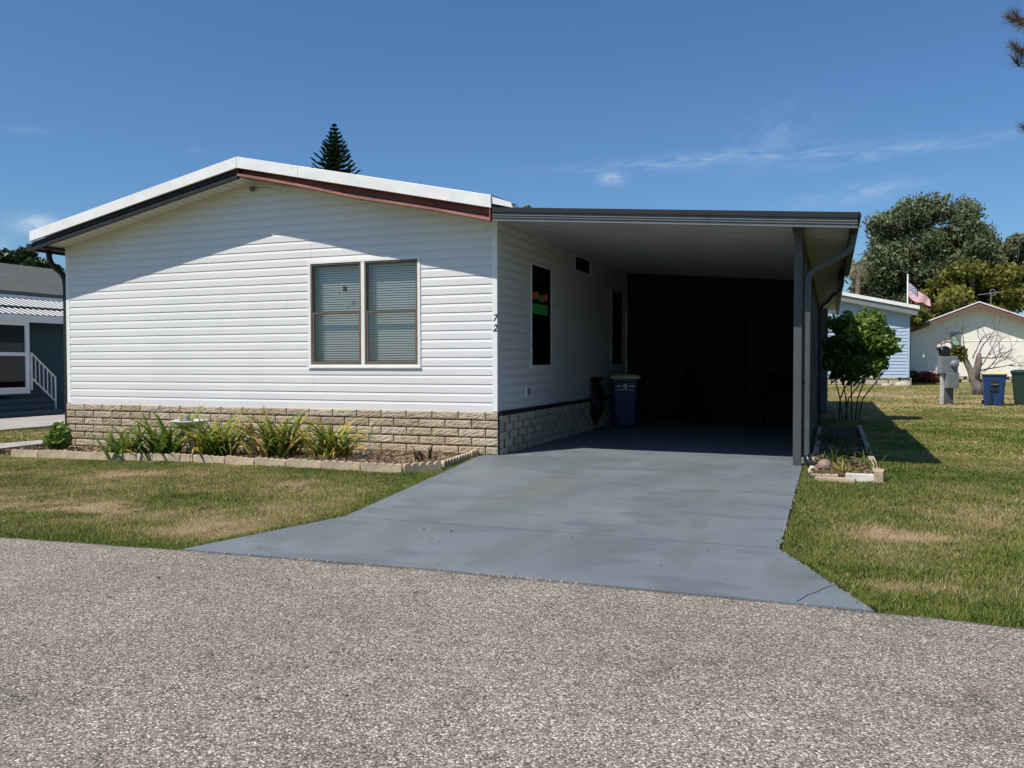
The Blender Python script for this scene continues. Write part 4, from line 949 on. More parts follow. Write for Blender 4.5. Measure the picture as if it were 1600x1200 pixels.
# plants
spots = [(181, 708, 34, .55, 'sparse green clump leftmost of the yellow green strap leaf plants, beside a stalk', .05, .65),
         (246, 711, 48, .70, 'tall spiky strap leaf clump just left of the bird bath', .0, .6),
         (330, 714, 62, .66, 'wide drooping strap leaf clump in front of the bird bath', .1, .85),
         (427, 718, 70, .66, 'broadest yellow tipped strap leaf clump right of the bird bath', .15, 1),
         (512, 721, 48, .58, 'rightmost yellow green strap leaf clump in the front bed', .1, .9)]
for px, py, n, L_, lab, lo, hi in spots:
    q = gp(px, py, -.06); strap_clump('strap_leaf_plant', lab, 'plant', q[0], q[1]+.12, float(gz(q[0])), int(n*2.0), L_*1.47, .048, lo, hi, group='strap leaf plants in the front bed', spread=.75, up=.84)
q = gp(275, 709, -.08); strap_clump('dry_plant', 'small brown and orange withered clump between two green strap leaf plants', 'plant', q[0], q[1]+.1, float(gz(q[0])), 24, .28, .03, .7, 1, spread=.9)
q = gp(657, 722, 0); strap_clump('withered_plant', 'dark withered stump of stiff leaves near the driveway end of the bed', 'plant', q[0], q[1]+.15, 0, 13, .28, .035, 0, .15, 'deadleaf', spread=.6, up=1.1)
q = gp(90, 703, -.16); t = thing('small_shrub', 'small dark leafy shrub at the left corner of the block skirt', 'shrub', None, (q[0], q[1], -.16))
leaves('foliage', [(.02, 0, .18, .20, .18, .15), (.10, 0, .30, .11, .11, .12), (-.14, .05, .14, .13, .12, .10), (.0, .0, .34, .08, .08, .12)], 420, .095, M['bushgreen'], t, shell=.8)
k = MB(); [k.tube([(0, 0, -.03), (.1*math.cos(a), .1*math.sin(a), .2)], .008, 5) for a in (0, 2, 4)]; k.build('stem', M['bark'], t)
# fallen leaves on the lawns and road
def fl_(n):
    X = np.concatenate([rng.uniform(-8, .2, n//2), rng.uniform(4.3, 11, n-n//2)]); Y = np.concatenate([rng.uniform(-6, -2.3, n//2), rng.uniform(-5.9, 8, n-n//2)]); return X, Y, LAWN+gz(X)+.035+.01*rng.random(n)
litter('fallen_leaves', 'pale dry leaves and clippings lying on the lawns', 520, fl_, .024)
litter('road_debris', 'small dark twigs and leaf bits on the road and driveway', 90, lambda n: (lambda X: (X, rng.uniform(-8.8, -4.9, n), np.full(n, .008)+gz(X)))(rng.uniform(.6, 4.0, n)), .014)
# tall dead stalk by first clump, thin stalks
def stalk(name, label, px, py, ppx, ppy, yoff, head=0.02):
    q = gp(px, py, -.05); top_ = pY(ppx, ppy, q[1]+.05); k = MB(); b_ = np.array([q[0], q[1], float(gz(q[0]))-.02]); k.tube([tuple(b_), tuple((b_+top_)/2+[.02, 0, 0]), tuple(top_)], [.006, .005, .003], 5)
    for i in range(7): a = rng.random()*2*PI; k.tube([tuple(top_), tuple(top_+np.array([math.cos(a)*head*3, math.sin(a)*head*3, head*2]))], [.006, .002], 4)
    return tag(k.build(name, M['edging']), label, 'plant')
stalk('seed_stalk', 'thin dry seed stalk above the leftmost strap leaf clump', 165, 706, 146, 658, 0, .03)
sl = thing('garden_stake', 'thin metal garden stake with a rounded top by the right end of the bed', 'garden stake', None, (0, 0, 0))
q = gp(573, 722, 0); tp = pY(582, 664, q[1]); k = MB(); k.tube([(q[0], q[1], -.02), (tp[0], q[1], tp[2])], .005, 6); k.build('rod', M['metalgrey'], sl)
k = MB(); k.lathe([(0, -.03), (.03, -.02), (.045, 0), (.03, .025), (0, .035)], (tp[0], q[1], tp[2]), 12); k.build('top', M['edging'], sl, smooth=True)
k = MB(); k.lathe([(0, -.02), (.035, -.01), (.04, .01), (.02, .03), (0, .035)], (q[0], q[1]-.05, .10), 12); k.build('lower_knob', M['charlight'], sl, smooth=True)
# bird bath
q = pY(297, 660, -.75); bb = thing('bird_bath', 'pale stone bird bath with a small figure on the rim behind the strap leaf plants', 'bird bath', None, (q[0], -.75, -.13))
zr = q[2]+.13+.02
k = MB(); k.lathe([(.0, zr-.045), (.16, zr-.03), (.23, zr-.005), (.262, zr+.018), (.27, zr+.012), (.262, zr-.012), (.20, zr-.05), (.10, zr-.085), (.05, zr-.10)], seg=28); k.build('bowl', M['birdbath'], bb, smooth=True)
k = MB(); k.lathe([(.15, 0), (.15, .03), (.09, .07), (.05, .14), (.065, .25), (.045, .33), (.06, zr-.09)], seg=20); k.build('pedestal', M['birdbath'], bb, smooth=True)
k = MB(); k.lathe([(.0, 0), (.05, 0), (.055, .03), (.03, .06), (.035, .08), (.028, .105), (0, .115)], (-.02, -.05, zr-.01), 14); k.build('bird_figure', M['metalgrey'], bb, smooth=True)
# small stone figure right of bird bath
q = pY(390, 668, -.6); fg = thing('garden_figure', 'small brown stone figure half hidden behind the broad strap leaf clump', 'ornament', None, (q[0], -.6, -.05))
k = MB(); k.lathe([(.10, 0), (.11, .08), (.10, .18), (.07, .28), (.04, .31)], seg=14); k.build('body', M['rock'], fg, smooth=True)
k = MB(); k.lathe([(.0, .30), (.05, .31), (.065, .36), (.05, .42), (.0, .48)], (.02, -.02, .0), 12); k.build('head', M['rust'], fg, smooth=True)

# concrete kerb/walk at left and neighbour's slab
a, b, c, d = gp(-40, 708, -.13), gp(78, 694, -.13), gp(76, 689, -.13), gp(-40, 699, -.13)
k = MB(); k.prism([(p_[0], p_[1]) for p_ in (a, b, c, d)], -.25, -.10); tag(k.build('garden_path', M['concrete']), 'narrow pale concrete strip left of the flower bed', kind='structure')
k = MB(); k.box((-17.26, -6.0, -.3), (-12.75, 19, -.155)); tag(k.build('neighbour_slab', M['concrete']), 'concrete slab beside the teal house', kind='structure')

# ================================================================== RIGHT PLANTER
pl = MB(); pl.prism([(4.17, -.75), (4.88, -.80), (4.90, 7.3), (4.14, 7.3)], -.1, .0); tag(pl.build('planter_soil', M['mulch']), 'dark mulch of the narrow bed beside the carport post', kind='structure')
litter('mulch_litter', 'red brown bark and dead leaves in the bed beside the carport', 2600, lambda n: (rng.uniform(4.2, 4.86, n), -.72+3.5*rng.random(n)**1.6, .01+.03*rng.random(n)), .035)
def pblock(loc, rz, L_, mt, label, h=.10, w=.09):
    k = MB(); k.box((-L_/2, -w/2, -.04), (L_/2, w/2, h)); o_ = k.build('edging_block', M[mt], None, bevel=.008); o_.location = loc; o_.rotation_euler = (random.uniform(-.03, .03), random.uniform(-.03, .03), rz)
    return tag(o_, label, 'edging block', 'blocks round the bed beside the carport')
def line_blocks(x0, y0, x1, y1, n, f, mt='edging'):
    hh = .07
    for i in range(n):
        t0 = (i+.5)/n; L_ = math.hypot(x1-x0, y1-y0)/n-.02; pblock((x0+(x1-x0)*t0, y0+(y1-y0)*t0, -.035), math.atan2(y1-y0, x1-x0)+random.uniform(-.05, .05), L_, mt if not callable(mt) else mt(i), f(i), random.uniform(.05, .085), .075)
line_blocks(4.90, -.55, 4.93, 7.2, 13, lambda i: 'weathered edging block on the lawn side of the carport bed, %s from the road end' % ORD[i])
line_blocks(4.20, -.45, 4.20, 6.5, 12, lambda i: 'weathered edging block on the carport side of its bed, %s from the road end' % ORD[i], lambda i: 'edgingwhite' if i == 0 else 'edging')
pblock((4.71, -.78, -.03), -.08, .30, 'edgingwhite', 'bright white block lying at the front of the carport bed', .08)
pblock((4.915, -.76, -.03), 1.45, .24, 'edging', 'tan block standing at the outer front corner of the carport bed', .13)
pblock((4.45, -.92, -.045), -.12, .42, 'edging', 'low tan edging block nearest the lawn at the front of the carport bed', .06)
pblock((4.34, -.70, -.045), -.1, .30, 'edging', 'tan edging block behind the stone ball', .07)
q = gp(1288, 727, .05); k = MB(); bm = [(math.sin(a)*.085, -math.cos(a)*.085) for a in np.linspace(0, PI, 12)]; k.lathe(bm, (0, 0, 0), 18); o_ = k.build('stone_ball', M['ball'], smooth=True); o_.location = (q[0]-.0, q[1], .045)
tag(o_, 'pinkish brown stone ball beside the black drain elbow', 'ball')
for (x, y, n, L_, lab, lo, hi, mt) in ((4.42, .35, 26, .30, 'low fern like green plant nearest the drain pipe in the carport bed', 0, .4, 'strap'), (4.60, -.35, 22, .24, 'pale yellow green leafy plant in the sunlit front of the carport bed', .4, .9, 'strap'),
        (4.80, .2, 14, .28, 'short green strap plant at the lawn side of the carport bed', 0, .35, 'strap'), (4.55, 1.2, 30, .36, 'dark strap plant deeper in the shaded carport bed', 0, .3, 'strap'), (4.6, 2.5, 30, .4, 'dark strap plant third deep in the shaded carport bed', 0, .2, 'strap'), (4.80, 1.5, 26, .34, 'dark strap plant by the outer blocks of the shaded carport bed', 0, .25, 'strap'), (4.40, 3.6, 34, .45, 'dark strap plant farthest back in the shaded carport bed', 0, .2, 'strap'), (4.72, -.1, 22, .2, 'reddish withered plant in the sunlit front of the carport bed', .1, .9, 'deadleaf'), (4.50, -.62, 12, .15, 'tiny yellow seedlings between the front blocks of the carport bed', .5, .9, 'strap')):
    strap_clump('bed_plant', lab, 'plant', x, y, 0, n, L_, .022, lo, hi, mt, group='plants in the bed beside the carport')
# shrub with round crown, several stems
sx, sy = 4.95, 9.9
shb = thing('round_shrub', 'multi stemmed round shrub with glossy leaves, half shaded, beside the carport wall', 'shrub', None, (sx, sy, LAWN))
k = MB()
for i, (dx, dy) in enumerate(((-.30, 0), (-.2, .1), (-.1, -.05), (-.38, .12), (-.02, .08), (-.25, -.1), (.04, 0))):
    tx = dx*.4+(i-2.5)*.17; ty = random.uniform(-.4, .4); k.tube([(dx, dy, -.02), (dx*.9+tx*.15, dy+ty*.2, .5), (tx, ty, 1.2)], [.022, .018, .010], 6)
k.build('stem', M['bark'], shb, smooth=True)
bl = []
for i in range(64):
    d = rng.normal(size=3); d /= np.linalg.norm(d); s = .12+.17*rng.random(); e_ = rng.uniform(.72, 1.12); bl.append((.03+d[0]*.64*e_, d[1]*.60*e_, 1.80+d[2]*.60*e_-.16*(d[2] < -.3), s, s, s*.8))
bl += [(0, 0, 1.80, .55, .55, .5)]+[(-.45+.1*rng.normal(), .1*rng.normal(), 1.15+.12*rng.normal(), .16, .16, .14) for _ in range(6)]+[(.2*rng.normal(), .1*rng.normal(), 1.28, .16, .16, .10) for _ in range(6)]
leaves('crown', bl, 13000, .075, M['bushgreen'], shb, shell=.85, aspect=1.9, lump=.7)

# ================================================================== BACKGROUND RIGHT
def far_siding(mb, x0, x1, y, z0, z1f, pitch):
    z = z0
    while z < z1f(x0) or z < z1f(x1):
        zt = z+pitch
        a_ = x0; ZL, ZR = z1f(x0), z1f(x1)
        xr_ = lambda q_: x1 if q_ <= ZR else x0+(x1-x0)*(ZL-q_)/(ZL-ZR)
        zt = min(zt, ZL); b0, b1 = xr_(z), xr_(zt)
        if zt-z < 1e-4: break
        mb.add([(a_, y-.03, z), (b0, y-.03, z), (b1, y-.0, zt), (a_, y-.0, zt)], [(0, 1, 2, 3)]); mb.add([(a_, y, z), (b0, y, z), (b0, y-.03, z), (a_, y-.03, z)], [(0, 1, 2, 3)])
        z = zt
# pale blue house
YB = 42.0; e1 = pY(1437, 481, YB-.6); e0 = pY(1322, 460, YB-.6); xr = pY(1420, 560, YB)[0]; base = pY(1420, 590, YB)[2]
bh = thing('blue_house', 'pale blue sided house with white sloping roof edge behind the round shrub', 'house', None, (xr, YB, 0))
sl_ = (e0[2]-e1[2])/(e1[0]-e0[0]); xl = xr-6.0
def zb_(x): return e1[2]+sl_*(e1[0]-x)
mb = MB(); far_siding(mb, xl, xr, YB, base, lambda x: zb_(x)-.1, .19); mb.box((xl, YB+.01, base), (xr-.01, YB+14, zb_(xr)-.2)); mb.v = [(x-xr, y-YB, z) for x, y, z in mb.v]; mb.build('wall', M['bluesiding'], bh)
mb = MB(); mb.hexa([(xl-.0, YB-.6, zb_(xl)-.08), (e1[0], YB-.6, e1[2]-.08), (e1[0], YB+14, e1[2]-.08), (xl, YB+14, zb_(xl)-.08), (xl, YB-.6, zb_(xl)+.12), (e1[0], YB-.6, e1[2]+.12), (e1[0], YB+14, e1[2]+.12), (xl, YB+14, zb_(xl)+.12)])
mb.v = [(x-xr, y-YB, z) for x, y, z in mb.v]; mb.build('roof', M['roofwhite'], bh)
mb = MB(); mb.hexa([(xl-.0, YB-.52, zb_(xl)-.42), (e1[0]-.1, YB-.52, e1[2]-.42), (e1[0]-.1, YB-.42, e1[2]-.42), (xl, YB-.42, zb_(xl)-.42), (xl, YB-.52, zb_(xl)-.081), (e1[0]-.1, YB-.52, e1[2]-.081), (e1[0]-.1, YB-.42, e1[2]-.081), (xl, YB-.42, zb_(xl)-.081)])
mb.v = [(x-xr, y-YB, z) for x, y, z in mb.v]; mb.build('fascia', M['metalgrey'], bh)
mb = MB(); [mb.box((xl+i*.62, YB+.05, LAWN), (xl+i*.62+.58, YB+.3, base-random.uniform(0, .1))) for i in range(10)]; mb.v = [(x-xr, y-YB, z) for x, y, z in mb.v]; mb.build('stone_base', M['rock'], bh, bevel=.05)
mb = MB(); mb.box((-.09, -.05, base), (.03, .0, zb_(xr)-.3)); mb.build('corner_trim', M['bluesiding'], bh)
q = gp(1405, 600, LAWN); 
for i, (px, s, lab) in enumerate(((1402, .5, 'largest pale stone at the right corner of the blue house'), (1378, .28, 'small pale stone left of the largest one at the blue house'))):
    q = gp(px, 600, LAWN); k = MB(); k.lathe([(.0, -.1), (.6*s, -.05), (.62*s, .1*s), (.45*s, .45*s), (.2*s, .55*s), (0, .56*s)], seg=9); o_ = k.build('boulder', M['rock'], smooth=True); o_.location = (q[0], YB-.9, LAWN); o_.scale = (1.5, 1, .9); tag(o_, lab, 'stone')
# cream house
YC = 50.0; pk = pY(1530, 472, YC-.7); le = pY(1421, 513, YC-.7); wl_ = pY(1423, 540, YC)[0]; bz = pY(1500, 588, YC)[2]
chh = thing('cream_house', 'cream gabled house with brown fascia and white roof behind the bare tree', 'house', None, (pk[0], YC, 0))
sC = (pk[2]-le[2])/(pk[0]-le[0]); xR = 2*pk[0]-wl_
def pr_(x): return pk[2]-abs(x-pk[0])*sC
X0 = pk[0]
mb = MB(); n_ = 60
for i in range(n_):
    a_ = wl_+(xR-wl_)*i/n_; b_ = wl_+(xR-wl_)*(i+1)/n_-.006; mb.hexa([(a_-X0, 0, bz), (b_-X0, 0, bz), (b_-X0, .1, bz), (a_-X0, .1, bz), (a_-X0, 0, pr_(a_)-.25), (b_-X0, 0, pr_(b_)-.25), (b_-X0, .1, pr_(b_)-.25), (a_-X0, .1, pr_(a_)-.25)])
mb.box((wl_-X0, .02, bz), (xR-X0, 15, pr_(wl_)-.3)); mb.box((wl_-X0, -.02, 2.62), (xR-X0, -.001, 2.66))
mb.build('wall', M['cream'], chh)
mb = MB(); T = lambda x: (x-X0)
for (a_, b_) in ((le[0]-.1, X0), (X0, 2*X0-le[0]+.1)):
    mb.hexa([(T(a_), -.72, pr_(a_)-.02), (T(b_), -.72, pr_(b_)-.02), (T(b_), 15, pr_(b_)-.02), (T(a_), 15, pr_(a_)-.02), (T(a_), -.72, pr_(a_)+.06), (T(b_), -.72, pr_(b_)+.06), (T(b_), 15, pr_(b_)+.06), (T(a_), 15, pr_(a_)+.06)])
mb.build('roof', M['roofwhite'], chh)
mb = MB()
for (a_, b_) in ((le[0]-.1, X0), (X0, 2*X0-le[0]+.1)):
    mb.hexa([(T(a_), -.68, pr_(a_)-.32), (T(b_), -.68, pr_(b_)-.32), (T(b_), -.6, pr_(b_)-.32), (T(a_), -.6, pr_(a_)-.32), (T(a_), -.68, pr_(a_)-.021), (T(b_), -.68, pr_(b_)-.021), (T(b_), -.6, pr_(b_)-.021), (T(a_), -.6, pr_(a_)-.021)])
mb.build('fascia', M['browntrim'], chh)
wa, wb = pY(1486, 519, YC), pY(1501, 541, YC)
mb = MB(); mb.box((T(wa[0]), -.06, wb[2]), (T(wb[0]), -.021, wa[2])); wf = mb.build('window', M['metalgrey'], chh)
mb = MB(); mb.box((T(wa[0])+.08, -.08, wb[2]+.08), (T(wb[0])-.08, -.061, wa[2]-.35)); mb.build('pane', mat('green_glass', (.25, .42, .34), .2), wf)
mb = MB(); mb.box((wl_-X0, .15, LAWN), (xR-X0, .3, bz)); mb.build('skirt_backing', M['browntrim'], chh)
mb = MB(); x = wl_-X0+.2; r_ = 0
for r_ in range(3):
    x = wl_-X0+(r_ % 2)*.3
    while x < xR-X0: mb.box((x, .02, LAWN+.02+r_*.22), (x+.42, .149, LAWN+.20+r_*.22)); x += .6
mb.build('block_skirt', M['smoothblock'], chh)
# tv antenna
q = pY(1548, 487, YC+1); an = thing('tv_antenna', 'thin rooftop television antenna on the cream house', 'antenna', None, (q[0], YC+1, pr_(q[0])))
mb = MB(); mb.tube([(0, 0, -.3), (0, 0, 1.05)], .03, 6); mb.build('mast', M['metalgrey'], an)
mb = MB(); mb.tube([(-.75, 0, .95), (.55, 0, 1.1)], .02, 5); [mb.tube([(-.7+i*.13, -.35, .955+i*.015), (-.7+i*.13, .35, .955+i*.015)], .015, 4) for i in range(10)]; mb.tube([(.1+.16*math.cos(a), 0, 1.08+.2*math.sin(a)) for a in np.linspace(0, 2*PI, 12)], .02, 4); mb.build('elements', M['metalgrey'], an)
# shrubs at cream house
for px, w_, h_, mt, lab in ((1447, .85, .55, 'pink', 'low pink flowering shrub against the cream house wall'), (1427, .35, .6, 'yellowtree', 'narrow brownish shrub at the left corner of the cream house'), (1472, .4, .5, 'oak', 'small grey green shrub right of the pink flowers')):
    q = pY(px, 590, YC-1.5); t = thing('shrub', lab, 'shrub', 'shrubs along the cream house', (q[0], YC-1.5, LAWN)); leaves('foliage', [(0, 0, h_*.7, w_*.8, .5, h_*.6), (w_*.4, .1, h_*.6, w_*.5, .4, h_*.5)], 1500, .16, M[mt], t, shell=.7)
    k = MB(); k.tube([(0, 0, -.1), (0, 0, h_*.6)], .03, 5); k.build('stem', M['bark'], t)
# utility pedestal
q = gp(1483, 632, LAWN); up = thing('electric_meter', 'grey electric meter pedestal with stacked boxes standing on the lawn', 'utility meter', None, (q[0], q[1], LAWN), .45)
s_ = np.hypot(q[0]-CAM[0], q[1]-CAM[1])/F*1.0
k = MB(); k.box((-.26, .0, 0), (-.16, .10, 1.62)); k.build('conduit', M['pvc'], up, bevel=.01)
k = MB(); k.box((-.12, .0, 0), (.14, .14, .60)); k.build('post', M['charlight'], up, bevel=.01)
k = MB(); k.box((-.16, -.14, .52), (.24, .16, 1.0)); k.build('lower_box', M['metalgrey'], up, bevel=.015)
k = MB(); k.box((-.32, -.10, .98), (.22, .16, 1.52)); k.build('upper_box', M['metalgrey'], up, bevel=.015)
k = MB(); k.lathe([(.13, 0), (.13, .05), (.11, .10), (.05, .13), (0, .13)], seg=18); k.v = [(x+.08, -.101-z, 1.28+y) for x, y, z in k.v]; k.build('meter_glass', M['metalgrey'], up, smooth=True)
k = MB(); k.lathe([(.0, -.05), (.17, -.05), (.19, -.02), (.19, .04), (.15, .08), (0, .09)], seg=18); k.v = [(x-.14, .05-z, 1.66+y) for x, y, z in k.v]; k.build('round_cap', M['black'], up, smooth=True)
k = MB(); k.lathe([(.0, -.03), (.06, -.03), (.06, .05), (0, .05)], seg=12); k.v = [(x-.35, .03-z, 1.76+y) for x, y, z in k.v]; k.build('lamp', M['black'], up, smooth=True)
# dead tree
q = gp(1522, 617, LAWN); dt = thing('bare_tree', 'leafless grey tree with a split trunk in front of the cream house', 'tree', None, (q[0]+.3, q[1], LAWN))
Dm = np.hypot(q[0]-CAM[0], q[1]-CAM[1])
ub = Matrix.Rotation(YAW-.35, 3, 'Z')
def bp_(px, py, dy=0): # offset in local coordinates of a point seen at px,py at tree distance
    p_ = pD(px, py, Dm+dy); return (p_[0]-dt.location.x, p_[1]-dt.location.y, p_[2]-LAWN)
k = MB(); k.tube([bp_(1530, 622), bp_(1527, 605), bp_(1522, 592), bp_(1516, 578), bp_(1508, 562), bp_(1507, 548)], [.27, .20, .17, .13, .11, .07], 9)
k.tube([bp_(1524, 598), bp_(1526, 580), bp_(1529, 565), bp_(1530, 552)], [.17, .15, .13, .08], 9)
k.build('trunk', M['barkdead'], dt, smooth=True)
k = MB()
def twig(p0, ang, L_, r_, depth):
    pts = [p0]; a = ang; p_ = np.array(p0, float); n_ = 5; dy = random.uniform(-.3, .3)
    for i in range(n_):
        p_ = p_+np.array([math.cos(a)*math.cos(YAW), math.cos(a)*math.sin(YAW)+dy, math.sin(a)])*L_/n_; a += random.uniform(-.28, .28); pts.append(tuple(p_))
    k.tube(pts, r_, 5, r1=r_*.35)
    if depth > 0:
        for i in range(3):
            twig(pts[random.randint(2, 5)], a+random.choice((-1, 1))*random.uniform(.35, .9), L_*random.uniform(.4, .62), r_*.55, depth-1)
for (px, py), ang, L_ in (((1530, 585), .55, 2.0), ((1530, 575), .9, 1.9), ((1508, 555), 2.5, 1.4), ((1508, 562), 2.8, 1.3), ((1507, 548), 1.7, 1.1), ((1529, 560), .1, 1.8), ((1530, 552), 1.2, 1.4), ((1528, 580), .25, 2.0), ((1507, 550), 2.2, 1.2), ((1520, 560), 1.3, 1.2)):
    twig(bp_(px, py), ang, L_*.8, .030, 3)
k.build('branches', M['barkdead'], dt)
leaves('leaf_tuft', [(*bp_(1497, 553), .38, .3, .36)], 420, .12, M['yellowtree'], dt, shell=.9)
# flag and pole
Df = 66.0; q = pD(1418, 470, Df); fp = thing('flagpole', 'slim white flagpole rising behind the blue house', 'flagpole', None, (q[0], q[1], LAWN))
k = MB(); zt = pD(1418, 431, Df)[2]-LAWN; k.tube([(0, 0, 0), (0, 0, zt)], .05, 8); k.build('pole', M['trim'], fp); k = MB(); k.lathe([(0, 0), (.08, .06), (0, .14)], (0, 0, zt), 10); k.build('finial', M['trim'], fp)
fg = MB(); n_ = 26; fmats = [flat('flag_red', (.42, .05, .055)), flat('flag_white', (.66, .63, .62)), flat('flag_blue', (.035, .05, .14))]
uL = np.array([math.cos(YAW-.1), math.sin(YAW-.1), 0])
A = np.array(pD(1419, 441, Df)); B_ = np.array(pD(1455, 468, Df)); hoist = pD(1419, 441, Df)[2]-pD(1419, 464, Df)[2]
def fpt(u, v_):
    # u along fly, v down hoist
    p_ = A+(B_-A)*np.array([u, u, 0])+np.array([0, 0, (B_-A)[2]*(u**.95)]); hh = hoist*(1-.62*u**1.6)
    p_ = p_+np.array([0, 0, -v_*hh+.07*math.sin(u*9+v_*2)]); p_ = p_+np.array([-math.sin(YAW), math.cos(YAW), 0])*(.18*math.sin(u*8+v_*1.2)*u); return p_
for i in range(n_):
    for s13 in range(13):
        u0, u1 = i/n_, (i+1)/n_; v0, v1 = s13/13, (s13+1)/13
        mi = 2 if (u0 < .40 and s13 < 7) else (0 if s13 % 2 == 0 else 1)
        fg.add([fpt(u0, v1), fpt(u1, v1), fpt(u1, v0), fpt(u0, v0)], [(0, 1, 2, 3)], mi)
for i in range(9):
    for j_ in range(11):
        if (i+j_) % 2 == 0:
            u = (j_+.7)/12*.40; v_ = (i+.7)/10*(7/13); p_ = fpt(u, v_)+np.array([math.sin(YAW), -math.cos(YAW), 0])*.012; s = .035
            fg.add([p_+uL*s*math.cos(a)+np.array([0, 0, s*math.sin(a)]) for a in np.linspace(0, 2*PI, 6)[:-1]], [(0, 1, 2, 3, 4)], 1)
tag(fg.build('flag', fmats), 'red, white and blue striped flag drooping from the white flagpole', 'flag')

# trees beyond
def far_tree(name, label, px, py_top, half_px, D, material, **kw):
    q = pD(px, 567, D); H = pD(px, py_top, D)[2]; R = half_px*D/F
    return tree(name, label, q[0], q[1], -.1, H, R, material, **kw)
def crown_px(name, label, D, pxblobs, material, nleaf, lsize, moss=0, group=None, trunkpx=None, depthR=1.0, lump=.5):
    global rng
    rng = np.random.default_rng(int(D*10+len(pxblobs)))
    tp = trunkpx or pxblobs[0][0]; q = pD(tp, 567, D); t = thing(name, label, 'tree', group, (q[0], q[1], -.1)); bl = []
    for (px, py, r_) in pxblobs:
        for s in range(7):
            dd_ = D+rng.uniform(-1, 1)*depthR*4; o = pD(px+rng.normal(0, r_*.45), py+rng.normal(0, r_*.38), dd_); rr = r_*D/F*rng.uniform(.38, .80); bl.append((o[0]-q[0], o[1]-q[1], o[2]+.1, rr, rr, rr*.75))
    k = MB(); ztop = max(b[2] for b in bl)
    tk = .5*min(1, len(pxblobs)/8)
    k.tube([(0, 0, -.3), (.2, 0, ztop*.35), (0, .2, ztop*.75)], [tk, tk*.75, tk*.3], 9)
    for b in bl[::4]: k.tube([(0.1, 0, ztop*.3), (b[0]*.45, b[1]*.45, ztop*.3+(b[2]-ztop*.3)*.7), b[:3]], [tk*.4, tk*.25, .04], 5)
    k.build('trunk', M['bark'], t, smooth=True)
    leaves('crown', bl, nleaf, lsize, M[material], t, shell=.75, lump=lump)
    if moss:
        n = moss; Bq = np.array(bl)[rng.integers(0, len(bl), n)]; a = rng.random(n)*2*PI; C = Bq[:, :3]+np.stack([np.cos(a)*Bq[:, 3]*.9, np.sin(a)*Bq[:, 4]*.9, -.5*Bq[:, 5]*rng.random(n)], 1)
        L_ = .3+.8*rng.random(n); w_ = .04+.07*rng.random(n); Rv = np.array([math.cos(YAW), math.sin(YAW), 0])
        V = np.stack([C-Rv*w_[:, None], C+Rv*w_[:, None], C+Rv*(w_*.3)[:, None]-np.array([0, 0, 1])*L_[:, None], C-Rv*(w_*.2)[:, None]-np.array([0, 0, 1])*L_[:, None]], 1).reshape(-1, 3)
        npmesh('hanging_moss', V, np.arange(4*n).reshape(n, 4), M['moss'], t, tone=np.repeat(rng.random(n), 4))
    return t
crown_px('live_oak', 'huge dark live oak hung with grey moss behind the blue house', 95, [(1415, 330, 24), (1450, 335, 26), (1385, 350, 26), (1420, 370, 38), (1470, 375, 38), (1375, 390, 26), (1510, 350, 28), (1530, 375, 26), (1400, 420, 38), (1450, 430, 42), (1360, 430, 24), (1510, 410, 38), (1350, 470, 22), (1385, 470, 34), (1440, 480, 38), (1345, 505, 24), (1500, 450, 36)], 'oak', 120000, .21, moss=1100, trunkpx=1430, depthR=1.6, lump=.9)
crown_px('live_oak', 'smaller oak spreading at the right edge behind the yellow green tree', 105, [(1570, 390, 22), (1595, 385, 20), (1560, 410, 16), (1600, 410, 22), (1625, 395, 26), (1640, 420, 24)], 'oak', 26000, .22, moss=500, trunkpx=1620, depthR=1.2)
crown_px('yellow_green_tree', 'dense yellow green rounded tree rising behind the cream house', 72, [(1510, 430, 20), (1535, 425, 20), (1560, 440, 22), (1480, 450, 24), (1460, 470, 20), (1500, 465, 34), (1545, 465, 34), (1580, 470, 16), (1585, 455, 12), (1455, 500, 22), (1490, 500, 30), (1540, 500, 30), (1450, 520, 18)], 'yellowtree', 42000, .22, trunkpx=1520, depthR=1.0)
crown_px('low_tree', 'low yellow green tree in the gap left of the cream house eave', 60, [(1432, 500, 9), (1440, 490, 8)], 'yellowtree', 2600, .20, trunkpx=1405, depthR=.3)
q = pD(1347, 400, 34)
pt = thing('palm_tree', 'palm with pale drooping fronds peeking out beside the carport gutter', 'palm tree', None, (*(pD(1338, 567, 60)[:2]), -.1)); zt = pD(1338, 412, 60)[2]
k = MB(); k.tube([(0, 0, -.2), (.1, 0, zt*.5), (0, 0, zt)], [.2, .16, .15], 9); k.build('trunk', M['bark'], pt, smooth=True)
vs = []; fs = []; tn = []
for i in range(26):
    a = rng.random()*2*PI; e = rng.uniform(-.4, 1.2); p_ = np.array([0, 0, zt]); L_ = 1.3
    dirh = np.array([math.cos(a), math.sin(a), 0]); sd_ = np.array([-math.sin(a), math.cos(a), 0]); t0 = rng.random()
    for j_ in range(8):
        nx_ = p_+(dirh*math.cos(e)+np.array([0, 0, math.sin(e)]))*L_/8; e -= .25
        for s in (-1, 1):
            k0 = len(vs); tip = nx_+sd_*s*.35*(1-.08*j_)+np.array([0, 0, -.22]); vs += [p_, p_+(nx_-p_)*.35, tip]; fs.append((k0, k0+1, k0+2)); tn += [t0]*3
        p_ = nx_
npmesh('fronds', vs, fs, M['palm'], pt, tone=tn)
crown_px('far_tree', 'tree top just peeking over the carport roof near the house', 110, [(822, 328, 6), (815, 332, 5)], 'oak', 1200, .35, trunkpx=820, depthR=.2)
